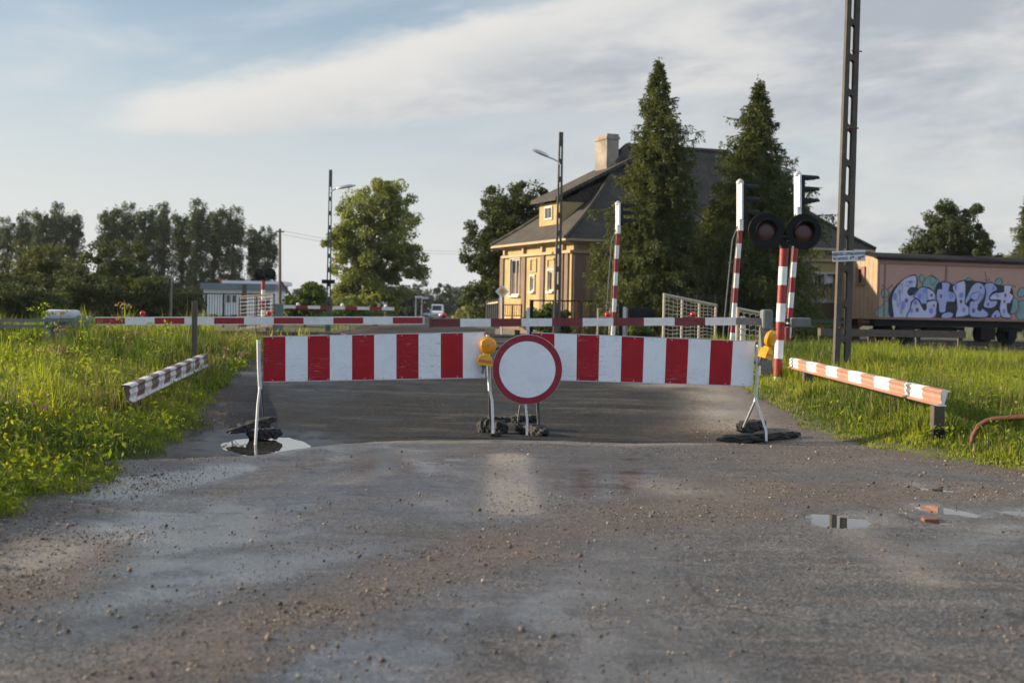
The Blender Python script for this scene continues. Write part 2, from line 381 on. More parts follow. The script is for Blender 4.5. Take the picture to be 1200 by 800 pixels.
def at(px, d):
    """ground point d metres off, below the given column of the picture"""
    z = 0.3
    for _ in range(6):
        t = 400.0
        lo, hi = -400.0, 1600.0
        for _ in range(40):
            t = (lo + hi) / 2
            if W(px, t, d).z > z: lo = t
            else: hi = t
        p = W(px, t, d); z = ground_z(p.x, p.y)
    return Vector((p.x, p.y, z))

def grid_mesh(name, xs, ys, hfun, mat, attrs=None):
    X, Y = np.meshgrid(xs, ys); Z = hfun(X, Y); nx, ny = len(xs), len(ys)
    V = np.stack([X, Y, Z], -1).reshape(-1, 3)
    i = np.arange(nx * ny).reshape(ny, nx)
    q = np.stack([i[:-1, :-1], i[:-1, 1:], i[1:, 1:], i[1:, :-1]], -1).reshape(-1, 4)
    o = np_mesh(name, V, q.ravel(), np.full(len(q), 4), mat, smooth=True)
    for k, fn in (attrs or {}).items():
        a = o.data.attributes.new(k, 'FLOAT', 'POINT'); a.data.foreach_set('value', fn(X, Y).ravel().astype(np.float32))
    return o

def _ground_mat():
    mt, nt, b = new_mat('verge_earth_and_turf'); co = objco(nt)
    n1 = noise(nt, 0.35, 6, 0.65, co); n2 = noise(nt, 9, 4, 0.7, co)
    c = ramp(nt, n1.outputs[0], [(0.3, (0.045, 0.06, 0.016)), (0.5, (0.075, 0.085, 0.028)), (0.7, (0.11, 0.095, 0.045))])
    c = mixc(nt, ramp(nt, n2.outputs[0], [(0.4, 0.0), (0.7, 0.6)]).outputs[0], c.outputs[0], (0.05, 0.042, 0.03))
    at_ = N(nt, 'ShaderNodeAttribute', attribute_name='cinder')
    c = mixc(nt, at_.outputs['Fac'], c, mixc(nt, n2.outputs[0], (0.03, 0.026, 0.022), (0.1, 0.085, 0.07)))
    nt.links.new(c, b.inputs['Base Color']); b.inputs['Roughness'].default_value = 0.95
    bump(nt, b, n2.outputs[0], 0.6, 0.05); return mt
def spread(core, lim, g=1.13):
    s = core[1] - core[0]; up = []; x = core[-1]; st = s
    while x < lim: st *= g; x += st; up.append(x)
    return np.array(up)
cx_ = np.arange(-14, 14.01, 0.2); cy_ = np.arange(0, 36.01, 0.2)
ux = spread(cx_, 2500); uy = spread(cy_, 3000)
gx = np.concatenate([-ux[::-1], cx_, ux]); gy = np.concatenate([-spread(cy_, 120)[::-1] , cy_, uy])
def cinder(x, y):
    return sstep(30.5, 32, y - 0.36 * x * 0.0) * (1 - sstep(60, 63, y - 0.36 * x)) * 0.9
ground = grid_mesh('ground', gx, gy, terrain, _ground_mat(), {'cinder': cinder})
tag(ground, 'grassy verge and open land on both sides of the road', 'ground', kind='structure')

# ------------------------------------------------------------------ road
def seg_field(x, y, segs):
    v = np.zeros_like(x)
    for (a, b, w, s_) in segs:
        a = np.array(a); b = np.array(b); d = b - a; L2 = max((d * d).sum(), 1e-6)
        t = np.clip(((x - a[0]) * d[0] + (y - a[1]) * d[1]) / L2, 0, 1)
        dd = np.hypot(x - a[0] - t * d[0], y - a[1] - t * d[1])
        v = np.maximum(v, s_ * np.exp(-(dd / w) ** 2))
    return v
def gp(px, py):
    p = on_z(px, py); return (p.x, p.y)
DIRT = [(gp(150, 795), gp(330, 720), 0.25, .9), (gp(330, 720), gp(560, 650), 0.35, 1.0), (gp(560, 650), gp(760, 600), 0.5, .85), (gp(760, 600), gp(930, 575), 0.75, 1.0),
        (gp(250, 790), gp(430, 730), 0.13, .8), (gp(930, 575), gp(1130, 575), 0.65, .9), (gp(0, 690), gp(120, 620), 0.3, 1.0), (gp(330, 610), gp(480, 580), 0.3, .35),
        (gp(850, 500), gp(960, 540), 0.8, .9), (gp(0, 640), gp(60, 615), .3, .9), (gp(170, 760), gp(300, 690), .2, .5),
        (gp(1010, 640), gp(1190, 670), 0.2, .4), (gp(600, 770), gp(760, 700), 0.2, .3)]
SAND_AND_SUN = [(gp(598, 535), gp(600, 598), 0.16, 2.3), (gp(755, 560), gp(795, 575), 0.25, .75), (gp(20, 660), gp(130, 615), 0.25, .8), (gp(395, 520), gp(560, 520), 0.18, .5),
        (gp(830, 470), gp(860, 500), 0.5, .9), (gp(400, 565), gp(450, 552), .2, .5), (gp(1000, 625), gp(1090, 680), .15, .45), (gp(820, 450), gp(790, 470), .7, .8), (gp(205, 510), gp(110, 575), 0.25, .5),
        (gp(600, 521), gp(840, 523), .12, .5)]  # this entry paints the sunlit lip edge as a pale line
WETS_AND_SHADE = [(gp(100, 580), gp(270, 545), 0.35, 1.0), (gp(230, 620), gp(500, 575), 0.8, .85), (gp(60, 720), gp(280, 680), 0.5, .85), (gp(450, 530), gp(560, 600), .7, .6),
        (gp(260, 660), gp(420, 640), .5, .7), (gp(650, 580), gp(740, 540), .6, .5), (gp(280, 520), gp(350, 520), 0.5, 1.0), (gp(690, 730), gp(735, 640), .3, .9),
        (gp(360, 470), gp(300, 455), 1.2, .5), (gp(1060, 655), gp(1190, 620), .3, .6), (gp(770, 795), gp(700, 700), .3, .8), (gp(420, 780), gp(500, 700), .35, .45)]  # first entry here paints the shaded asphalt behind the puddle dark and glossy
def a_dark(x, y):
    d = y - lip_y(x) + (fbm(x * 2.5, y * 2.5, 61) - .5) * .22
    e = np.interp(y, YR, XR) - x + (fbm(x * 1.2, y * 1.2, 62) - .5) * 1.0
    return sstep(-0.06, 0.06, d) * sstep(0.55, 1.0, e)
def a_dirt(x, y):
    n = fbm(x * 1.6 + 0.5 * y, y * 1.1, 71, 5); v = seg_field(x, y, DIRT)
    v = np.clip(v * (0.35 + 1.3 * n) + np.clip(n - .58, 0, 1) * 1.2 * (y < 15), 0, 1)
    v = np.maximum(v, .95 * (1 - sstep(.15, .9, edge(x, y) + (n - .5) * .8)))
    return v
def a_sand_sun(x, y):
    return np.clip(seg_field(x, y, SAND_AND_SUN) * (0.3 + 1.3 * fbm(x * 2.2, y * 1.6, 81, 5)), 0, 1)
def a_wet_shade(x, y):
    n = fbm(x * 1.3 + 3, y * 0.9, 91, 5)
    v = np.clip(seg_field(x, y, WETS_AND_SHADE) * 1.5 * (0.3 + 1.2 * n), 0, 1) * (1 - .75 * np.clip(seg_field(x, y, DIRT), 0, 1)) + sstep(.52, .72, n) * .4
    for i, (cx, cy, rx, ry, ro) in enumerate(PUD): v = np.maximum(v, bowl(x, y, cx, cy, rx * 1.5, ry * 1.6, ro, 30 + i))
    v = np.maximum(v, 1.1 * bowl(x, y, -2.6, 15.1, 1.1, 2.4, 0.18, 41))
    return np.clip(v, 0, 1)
def _road_mat():
    mt, nt, b = new_mat('worn_asphalt'); co = objco(nt)
    A = lambda k: N(nt, 'ShaderNodeAttribute', attribute_name=k).outputs['Fac']
    fine = noise(nt, 140, 3, 0.7, co); mid = noise(nt, 18, 5, 0.7, co); big = noise(nt, 1.3, 6, 0.62, co)
    mp = N(nt, 'ShaderNodeMapping'); mp.inputs['Rotation'].default_value = (0, 0, R(-62)); mp.inputs['Scale'].default_value = (0.5, 5, 1); nt.links.new(co, mp.inputs[0])
    strk = noise(nt, 1.4, 6, 0.65, mp.outputs[0], 0.4)
    vor = N(nt, 'ShaderNodeTexVoronoi'); vor.inputs['Scale'].default_value = 85; nt.links.new(co, vor.inputs['Vector'])
    vor2 = N(nt, 'ShaderNodeTexVoronoi'); vor2.inputs['Scale'].default_value = 38; nt.links.new(co, vor2.inputs['Vector'])
    old = ramp(nt, big.outputs[0], [(0.3, (0.03, 0.031, 0.033)), (0.52, (0.056, 0.057, 0.058)), (0.72, (0.095, 0.092, 0.088))]).outputs[0]
    old = mixc(nt, ramp(nt, strk.outputs[0], [(0.48, 0.0), (0.66, 0.55)]).outputs[0], old, (0.12, 0.095, 0.075))
    old = mixc(nt, ramp(nt, strk.outputs[0], [(0.3, 0.5), (0.42, 0.0)]).outputs[0], old, (0.045, 0.043, 0.042))
    spk = ramp(nt, vor.outputs['Color'], [(0.2, 0.15), (0.5, 0.9), (0.88, 3.4)]).outputs[0]
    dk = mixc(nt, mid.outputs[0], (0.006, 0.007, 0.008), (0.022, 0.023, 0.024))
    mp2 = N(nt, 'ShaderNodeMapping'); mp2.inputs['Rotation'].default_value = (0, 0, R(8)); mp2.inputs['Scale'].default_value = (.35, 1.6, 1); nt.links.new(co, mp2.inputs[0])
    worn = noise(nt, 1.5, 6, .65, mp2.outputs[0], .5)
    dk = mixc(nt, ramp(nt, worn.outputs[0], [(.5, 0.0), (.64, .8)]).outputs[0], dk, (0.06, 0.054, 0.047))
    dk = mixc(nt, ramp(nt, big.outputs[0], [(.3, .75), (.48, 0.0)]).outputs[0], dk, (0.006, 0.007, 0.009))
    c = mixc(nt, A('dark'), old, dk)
    c = mixc(nt, 0.8, c, spk, 'MULTIPLY')
    chip = ramp(nt, vor.outputs['Color'], [(.84, 0.0), (.9, .9)]); cm = N(nt, 'ShaderNodeMath', operation='MULTIPLY'); nt.links.new(chip.outputs[0], cm.inputs[0]); nt.links.new(A('dark'), cm.inputs[1])
    c = mixc(nt, cm.outputs[0], c, (0.13, 0.125, 0.12))
    wv = N(nt, 'ShaderNodeVectorMath', operation='ADD'); nt.links.new(co, wv.inputs[0]); wn = noise(nt, 1.1, 4, .6, co); wsc = N(nt, 'ShaderNodeVectorMath', operation='SCALE'); wsc.inputs['Scale'].default_value = .9; nt.links.new(wn.outputs['Color'], wsc.inputs[0]); nt.links.new(wsc.outputs[0], wv.inputs[1])
    crk = N(nt, 'ShaderNodeTexVoronoi', feature='DISTANCE_TO_EDGE'); crk.inputs['Scale'].default_value = .75; nt.links.new(wv.outputs[0], crk.inputs['Vector'])
    cf = ramp(nt, crk.outputs['Distance'], [(0.0, .85), (.006, .8), (.014, 0.0)]); cg = ramp(nt, noise(nt, .8, 3, .5, co).outputs[0], [(.46, 0.0), (.56, 1.0)])
    cmm = N(nt, 'ShaderNodeMath', operation='MULTIPLY'); nt.links.new(cf.outputs[0], cmm.inputs[0]); nt.links.new(cg.outputs[0], cmm.inputs[1])
    c = mixc(nt, cmm.outputs[0], c, (0.012, 0.011, 0.01))
    mm = N(nt, 'ShaderNodeMath', operation='MULTIPLY'); nt.links.new(A('dirt'), mm.inputs[0]); nt.links.new(ramp(nt, mid.outputs[0], [(0.35, 0.25), (0.62, 1.0)]).outputs[0], mm.inputs[1])
    dirtc = mixc(nt, vor2.outputs['Color'], (0.06, 0.04, 0.028), (0.2, 0.14, 0.1))
    dirtc = mixc(nt, ramp(nt, fine.outputs[0], [(0.35, 0.6), (0.6, 0.0)]).outputs[0], dirtc, (0.05, 0.036, 0.028))
    c = mixc(nt, mm.outputs[0], c, dirtc)
    ms = N(nt, 'ShaderNodeMath', operation='MULTIPLY'); nt.links.new(A('sand_sun'), ms.inputs[0]); nt.links.new(ramp(nt, mid.outputs[0], [(0.3, 0.35), (0.6, 1.0)]).outputs[0], ms.inputs[1])
    c = mixc(nt, ms.outputs[0], c, mixc(nt, fine.outputs[0], (0.22, 0.19, 0.16), (0.42, 0.37, 0.31)))
    # wet tarmac, and the painted shade piece, is darker and glossier
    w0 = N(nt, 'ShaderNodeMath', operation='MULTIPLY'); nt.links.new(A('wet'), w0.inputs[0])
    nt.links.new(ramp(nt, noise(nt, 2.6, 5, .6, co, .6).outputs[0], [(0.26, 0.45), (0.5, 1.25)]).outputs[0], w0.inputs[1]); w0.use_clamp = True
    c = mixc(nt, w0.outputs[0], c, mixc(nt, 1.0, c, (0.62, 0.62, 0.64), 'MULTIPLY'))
    nt.links.new(c, b.inputs['Base Color'])
    rg = N(nt, 'ShaderNodeMapRange'); rg.inputs[3].default_value = 0.6; rg.inputs[4].default_value = 0.17; nt.links.new(w0.outputs[0], rg.inputs[0])
    ra = N(nt, 'ShaderNodeMath', operation='MULTIPLY_ADD'); nt.links.new(A('dark'), ra.inputs[0]); ra.inputs[1].default_value = .22; nt.links.new(rg.outputs[0], ra.inputs[2])
    nt.links.new(ra.outputs[0], b.inputs['Roughness'])
    sr = N(nt, 'ShaderNodeMapRange'); sr.inputs[3].default_value = .5; sr.inputs[4].default_value = .22; nt.links.new(A('dark'), sr.inputs[0]); nt.links.new(sr.outputs[0], b.inputs['Specular IOR Level'])
    h = N(nt, 'ShaderNodeMath', operation='ADD'); nt.links.new(fine.outputs[0], h.inputs[0]); nt.links.new(vor.outputs['Distance'], h.inputs[1])
    h2 = N(nt, 'ShaderNodeMath', operation='MULTIPLY_ADD'); nt.links.new(mid.outputs[0], h2.inputs[0]); h2.inputs[1].default_value = 2.2; nt.links.new(h.outputs[0], h2.inputs[2])
    bp = bump(nt, b, h2.outputs[0], 0.6, 0.008)
    rs = N(nt, 'ShaderNodeMapRange'); rs.inputs[3].default_value = 0.8; rs.inputs[4].default_value = 0.09; nt.links.new(w0.outputs[0], rs.inputs[0]); nt.links.new(rs.outputs[0], bp.inputs['Strength'])
    return mt
# strip coordinates: t runs across from left edge to right edge
def road_strip(name, ys, nt_, mat, attrs, over=0.75):
    T = np.linspace(0, 1, nt_); Y = np.repeat(ys[:, None], nt_, 1)
    xl = np.interp(ys, YK, XL) - over; xr = np.interp(ys, YR, XR) + over
    X = xl[:, None] + (xr - xl)[:, None] * T[None, :]
    Z = road_h(X, Y); V = np.stack([X, Y, Z], -1).reshape(-1, 3); i = np.arange(X.size).reshape(X.shape)
    q = np.stack([i[:-1, :-1], i[:-1, 1:], i[1:, 1:], i[1:, :-1]], -1).reshape(-1, 4)
    o = np_mesh(name, V, q.ravel(), np.full(len(q), 4), mat, smooth=True)
    for k, fn in attrs.items():
        a = o.data.attributes.new(k, 'FLOAT', 'POINT'); a.data.foreach_set('value', fn(X, Y).ravel().astype(np.float32))
    return o
ys = np.concatenate([np.arange(-3, 3, 0.25), np.arange(3, 24, 0.05), np.arange(24, 66, 0.4), np.arange(66, 900, 8)])
road = road_strip('road', ys, 190, _road_mat(), {'dark': a_dark, 'dirt': a_dirt, 'sand_sun': a_sand_sun, 'wet': a_wet_shade})
tag(road, 'worn wet asphalt road leading up to the level crossing', 'road', kind='structure')

def disc_water(name, label, cx, cy, rx, ry, ro, z):
    mb = MB(); n = 40
    vs = [Vector((cx + math.cos(a) * rx * math.cos(ro) - math.sin(a) * ry * math.sin(ro), cy + math.cos(a) * rx * math.sin(ro) + math.sin(a) * ry * math.cos(ro), z)) for a in [2 * math.pi * k / n for k in range(n)]]
    mb.add(vs, [tuple(range(n))]); o = mb.build(name, M['water'], loc=(cx, cy, z)); tag(o, label, 'puddle', kind='structure'); return o
def hz(x, y): return float(road_h(np.array([float(x)]), np.array([float(y)]))[0])
for (cx, cy, rx, ry, ro), dz, lb in zip(PUD, (0.021, 0.02, .02, .02, .016), ('oval puddle in the gravel reflecting the slotted mast', 'small pointed puddle just beyond the broken brick', 'tiny puddle beside the broken brick', 'shallow puddle past the broken brick, cut by the picture edge', 'thin sliver of puddle close to the bent rusty pipe')):
    disc_water('puddle', lb, cx, cy, rx * 1.35, ry * 1.35, ro, hz(cx, cy) + dz)
disc_water('puddle', 'bright puddle with black asphalt chunks under the barrier', -2.62, 15.0, 0.85, 2.2, 0.18, hz(-2.62, 15.0) + 0.034)

# loose gravel: countless small stones
def gravel():
    mt, nt, b = new_mat('loose_stone'); g = N(nt, 'ShaderNodeNewGeometry')
    c = ramp(nt, g.outputs['Random Per Island'], [(0.0, (0.03, 0.028, 0.026)), (0.4, (0.1, 0.078, 0.06)), (0.75, (0.2, 0.15, 0.11)), (1.0, (0.36, 0.31, 0.26))])
    nt.links.new(c.outputs[0], b.inputs['Base Color']); b.inputs['Roughness'].default_value = 0.85
    def batch(name, label, n, med, lo, hi, icosa, power, floor):
        bm = bmesh.new()
        if icosa: bmesh.ops.create_icosphere(bm, subdivisions=1, radius=1.0)
        else:
            vs = [bm.verts.new(v) for v in ((1, 0, 0), (-1, 0, 0), (0, 1, 0), (0, -1, 0), (0, 0, 1), (0, 0, -.6))]
            for f in ((0, 2, 4), (2, 1, 4), (1, 3, 4), (3, 0, 4), (2, 0, 5), (1, 2, 5), (3, 1, 5), (0, 3, 5)): bm.faces.new([vs[q] for q in f])
        bm.verts.index_update(); bv = np.array([v.co for v in bm.verts]); bf = np.array([[v.index for v in f.verts] for f in bm.faces]); bm.free()
        y = 4.2 + 15 * RNG.uniform(0, 1, n) ** 1.35; x = RNG.uniform(-.46, .46, n) * y
        dens = floor + (1 - floor) * np.clip(a_dirt(x, y) * 1.15 + a_sand_sun(x, y) * .3, 0, 1) ** power
        dens *= np.where(fbm(x * 2.3, y * 2.3, 303) > .46, 1, .4) * np.where((y > lip_y(x)) & (x < 2.2) & (edge(x, y) > .7), .12, 1)
        keep = (RNG.uniform(0, 1, n) < dens) & (edge(x, y) > -0.2) & ~(bowl(x, y, P1.x, P1.y, .3, .4, 0, 30) > .4)
        keep &= ~((np.abs(x + 2.62) < .7) & (np.abs(y - 15) < 1.8))
        x, y = x[keep], y[keep]; n = len(x)
        s_ = np.clip(np.exp(RNG.normal(math.log(med), 0.4, n)), lo, hi)
        z = road_h(x, y) + s_ * 0.25
        sc = s_[:, None, None] * (RNG.uniform(.6, 1.25, (n, 1, 3)) * np.array([1, 1, .75])) * RNG.uniform(.75, 1.25, (n, len(bv), 1))
        an = RNG.uniform(0, 6.28, n); c, s2 = np.cos(an), np.sin(an)
        P = bv[None] * sc; Q = P.copy(); Q[..., 0] = P[..., 0] * c[:, None] - P[..., 1] * s2[:, None]; Q[..., 1] = P[..., 0] * s2[:, None] + P[..., 1] * c[:, None]
        V = Q + np.stack([x, y, z], -1)[:, None]
        F = (bf[None] + (np.arange(n) * len(bv))[:, None, None]).reshape(-1)
        o = np_mesh(name, V.reshape(-1, 3), F, np.full(n * len(bf), 3), mt); tag(o, label, 'gravel', kind='stuff')
    batch('gravel', 'loose gravel scattered over the road surface', 60000, .0052, .003, .012, True, 1.3, .06)
    batch('pebbles', 'few larger pebbles lying on the road', 1500, .011, .007, .019, True, .8, .12)
    batch('grit', 'fine grit covering the road surface', 330000, .0028, .0015, .005, False, 1.2, .08)
gravel()
# ------------------------------------------------------------------ vegetation generators
def leaves(centers, size, aspect=0.55, up_bias=0.0, outward=None):
    """one rhombus per centre -> verts, loops, sizes"""
    n = len(centers); a = RNG.normal(size=(n, 3)); a /= np.linalg.norm(a, axis=1, keepdims=True)
    if outward is not None: a = a * 0.8 + outward * 0.6
    a[:, 2] += up_bias; a /= np.linalg.norm(a, axis=1, keepdims=True)      # normal
    t = RNG.normal(size=(n, 3)); t -= a * (t * a).sum(1, keepdims=True); t /= np.linalg.norm(t, axis=1, keepdims=True)
    w = np.cross(a, t); s = (size * RNG.uniform(0.6, 1.3, n))[:, None]
    V = np.stack([centers - t * s, centers - w * s * aspect, centers + t * s, centers + w * s * aspect], 1).reshape(-1, 3)
    return V, np.arange(4 * n), np.full(n, 4)
def crown_points(ells, nclump, per, rc, seed, shell=0.55, flat=0.8):
    """points in clumps inside a set of ellipsoids (cx,cy,cz,rx,ry,rz)"""
    g = np.random.default_rng(seed); vol = np.array([e[3] * e[4] * e[5] for e in ells]) ** 0.75; vol /= vol.sum()
    P = []; O = []; C = []
    for _ in range(nclump):
        e = ells[g.choice(len(ells), p=vol)]
        d = g.normal(size=3); d /= np.linalg.norm(d); r = g.uniform(0, 1) ** shell
        c = np.array(e[:3]) + d * r * np.array(e[3:])
        k = int(per * g.uniform(.5, 1.5)); rr = rc * g.uniform(.6, 1.35)
        q = g.normal(size=(k, 3)); q /= np.linalg.norm(q, axis=1, keepdims=True); rad = g.uniform(0.25, 1, (k, 1)) ** .6
        P.append(c + q * rad * rr * np.array([1, 1, flat])); O.append(q); C.append(c)
    return np.concatenate(P), np.concatenate(O), C
def make_tree(name, label, cat, base, ells, nclump, per, rc, leaf, mat, trunk_r, seed, group=None, trunk_h=None, limbs=9, shell=.55, aspect=.55, trunk=True, sprigs=0, flat=.8):
    g = np.random.default_rng(seed)
    root = thing(name, label, cat, base, group); B = np.array(base)
    P, O, C = crown_points(ells, nclump, per, rc, seed, shell, flat)
    P = P + B
    if sprigs:
        e = ells[0]; d = g.normal(size=(sprigs, 3)); d /= np.linalg.norm(d, axis=1, keepdims=True)
        pts = B + np.array(e[:3]) + d * np.array(e[3:]) * g.uniform(.95, 1.18, (sprigs, 1)); P = np.concatenate([P, pts]); O = np.concatenate([O, d])
    keep = P[:, 2] > B[2] + 0.03; P = P[keep]; O = O[keep]
    V, L, S = leaves(P, leaf, aspect, 0.15, O)
    np_mesh('crown', V, L, S, mat, root)
    if trunk:
        mb = MB(); top = max(e[2] + e[5] * .5 for e in ells); th = trunk_h or top
        path = []; rs = []
        for k in range(9):
            t = k / 8; path.append(Vector(B) + Vector((math.sin(t * 3 + seed) * .12 * th * .1, math.cos(t * 2.3 + seed) * .1 * th * .1 - .1 * th * .1, t * th - .1))); rs.append(trunk_r * (1.25 if k == 0 else 1) * (1 - .82 * t))
        mb.tube(path, rs, 9)
        for k in range(limbs):
            c = C[g.integers(len(C))]; t = g.uniform(.25, .8); i = int(t * 8); p0 = path[i]; p2 = Vector(B + c)
            mid = p0.lerp(p2, .5) + Vector((0, 0, .1 * th * g.uniform(-.5, .6)))
            mb.tube([p0, p0.lerp(mid, .6), mid, p2], [rs[i] * .55, rs[i] * .42, rs[i] * .3, rs[i] * .1], 6)
        mb.build('trunk', M['bark'], root, smooth=True)
    return root
def make_spruce(name, label, base, h, rad, seed, boughs=420, group=None, z0=0.1, mat='needle', power=.8):
    """a trunk set with drooping boughs that turn up at the tip, each hung with twigs of needle sprays"""
    g = np.random.default_rng(seed); root = thing(name, label, 'tree', base, group); B = np.array(base)
    mb = MB(); mb.tube([Vector(B) + Vector((0, 0, -.1)), Vector(B) + Vector((.05, 0, h * .5)), Vector(B) + Vector((0, 0, h * .99))], [rad * .09, rad * .06, .012], 9)
    P = []; D = []; bul = g.uniform(0, 6.28, 3)
    for i in range(boughs):
        t = (i + g.uniform(0, 1)) / boughs; t = 1 - (1 - t) ** .82; z = h * (z0 + (1 - z0) * t); an = g.uniform(0, 6.283)
        bulge = 1 + .14 * math.sin(2 * an + bul[0] + 5 * t) + .1 * math.sin(9 * t + bul[1] + an)
        r = rad * (1 - t) ** power * g.uniform(.5, 1.18) * bulge + .07
        if g.uniform() < .14: r *= g.uniform(1.15, 1.4)
        dirv = np.array([math.cos(an), math.sin(an), 0]); side = np.array([-dirv[1], dirv[0], 0])
        droop = g.uniform(.22, .75) * (1 - .75 * t ** 2); lift = g.uniform(.05, .3)
        def at_s(s): return B + np.array([0, 0, z]) + np.outer(s * r, dirv) + np.outer(-droop * r * s ** 1.3 + lift * r * s ** 4, [0, 0, 1])
        m_ = int(10 + 34 * r); s_ = g.uniform(.06, 1, m_) ** .7
        p = at_s(s_) + np.outer(g.normal(size=m_) * (1 - .75 * s_) * r * .2, side)
        P.append(p); D.append(dirv * .9 + np.array([0, 0, -.25]) + side * g.normal(size=(m_, 1)) * .7 + g.normal(size=(m_, 3)) * .25)
        nt_ = int(3 + 9 * r)                                  # hanging twigs
        for k in range(nt_):
            s0 = g.uniform(.2, .98); q = at_s(np.array([s0]))[0] + side * g.normal() * (1 - .8 * s0) * r * .24; ln = g.uniform(.12, .62) * (1 - .6 * t); c = int(5 + ln * 26)
            u = g.uniform(0, 1, c); P.append(q + np.outer(u * ln, [0, 0, -1]) + g.normal(size=(c, 3)) * .025 + np.outer(u * ln * .25, dirv)); D.append(np.array([0, 0, -.8]) + dirv * .35 + g.normal(size=(c, 3)) * .45)
        if i % 3 == 0: mb.tube([Vector(v) for v in at_s(np.array([0, .35, .7, .95]))], [.028 * (1 - t) + .008, .018, .012, .005], 4)
    tip = np.array([0, 0, h * .97]); P.append(B + tip + g.normal(size=(40, 3)) * np.array([.05, .05, .22])); D.append(g.normal(size=(40, 3)) * .5 + np.array([0, 0, .6]))
    P = np.concatenate(P); D = np.concatenate(D); D /= np.linalg.norm(D, axis=1, keepdims=True)
    n = len(P); w = RNG.normal(size=(n, 3)); w -= D * (w * D).sum(1, keepdims=True); w /= np.linalg.norm(w, axis=1, keepdims=True)
    L = RNG.uniform(.07, .17, n)[:, None]; wd = RNG.uniform(.012, .026, n)[:, None]
    V = np.stack([P, P + D * L * .45 - w * wd, P + D * L, P + D * L * .45 + w * wd], 1).reshape(-1, 3)
    np_mesh('crown', V, np.arange(4 * n), np.full(n, 4), M[mat], root)
    mb.build('trunk', M['bark'], root, smooth=True)
    return root

# ------------------------------------------------------------------ grass and herbs on the verges
def blades(name, label, x, y, hgt, width, mats, lean=.5, cat='grass', shade_drift=False):
    n = len(x); z = terrain(x, y) - .01
    an = RNG.uniform(0, 6.283, n); d = np.stack([np.cos(an), np.sin(an), np.zeros(n)], -1)
    side = np.stack([-d[:, 1], d[:, 0], np.zeros(n)], -1); ln = RNG.uniform(.05, lean, n)
    B = np.stack([x, y, z], -1); h = hgt[:, None]; w = width[:, None]
    up = np.array([0, 0, 1.0])
    m1 = B + up * h * .55 + d * (ln * .28)[:, None] * h; tp = B + up * h * (1 - .35 * ln[:, None]) + d * ln[:, None] * h * .95
    V = np.stack([B - side * w, B + side * w, m1 + side * w * .8, m1 - side * w * .8, tp], 1).reshape(-1, 3)
    i = (np.arange(n) * 5)[:, None]
    L = np.concatenate([i + np.array([[0, 1, 2, 3]]), i + np.array([[3, 2, 4]])], 1).ravel()
    S = np.tile([4, 3], n)
    mi = np.repeat(RNG.choice(len(mats), n, p=[m_[1] for m_ in mats]), 2)
    if shade_drift:
        dv = fbm(x * .55 + 4, y * .55, 211, 4) + RNG.normal(size=n) * .05; b_ = np.where(RNG.uniform(0, 1, n) < .07, 2, np.where(dv > .5, 1, 0)); mi = np.repeat(b_, 2)  # deep blades in noise drifts paint shaded patches into the grass
    o = np_mesh(name, V, L, S, [m_[0] for m_ in mats], midx=mi)
    return tag(o, label, cat, kind='stuff')
def scatter(n, side, ymax=33.5, seed=0):
    g = np.random.default_rng(seed)
    y = 7.5 + (ymax - 7.5) * g.uniform(0, 1, n) ** .95
    if side < 0: x = np.interp(y, YK, XL) + .25 - g.uniform(0, 1, n) ** .85 * (np.maximum(.42 * y + .9 + np.interp(y, YK, XL), .8))
    else: x = np.interp(y, YR, XR) - .25 + g.uniform(0, 1, n) ** .85 * (np.maximum(.42 * y + 1.2 - np.interp(y, YR, XR), .8))
    e = -edge(x, y) + (fbm(x * 1.7, y * 1.7, 21) - .5) * .5 - (fbm(x * 1.7, y * 1.7, 21) - .5) * 1.0 + (vnoise(x * 6, y * 6, 5) - .5) * .25
    k = e > 0.03
    return x[k], y[k], e[k]
def near_posts(x, y):
    k = np.ones_like(x)
    for px, d in ((1083, 14.9), (165, 16.6), (942, 22.8)):
        p = W(px, 480, d); k = k * (1 - .72 * np.exp(-(((x - p.x) / .45) ** 2 + ((y - p.y + .7) / 1.1) ** 2)))
    return k
for sd, side in ((-1, 'left'), (1, 'right')):
    x, y, e = scatter(150000, sd, seed=50 + sd)
    patch = fbm(x * .7, y * .7, 77 + sd)
    tuft = fbm(x * 1.9, y * 1.9, 177 + sd, 3); tall = np.clip(.25 + 1.0 * patch + 2.0 * np.clip(tuft - .5, 0, 1) * (1.5 if sd < 0 else .8), .4, 1.9)
    h = (.05 + .31 * sstep(0, 1.3, e)) * tall * RNG.uniform(.45, 1.3, len(x)) * (1 + (.22 if sd < 0 else .1) * sstep(17, 22, y)) * near_posts(x, y)
    wd = RNG.uniform(.0025, .006, len(x)) * (1 + .035 * y)
    blades('grass', ('long green grass around the worn brown guard rail' if sd < 0 else 'green grass around the salmon guard rail'), x, y, h, wd, [(M['grass'], .5), (M['grass_deep'], .42), (M['straw'], .08)], shade_drift=True)
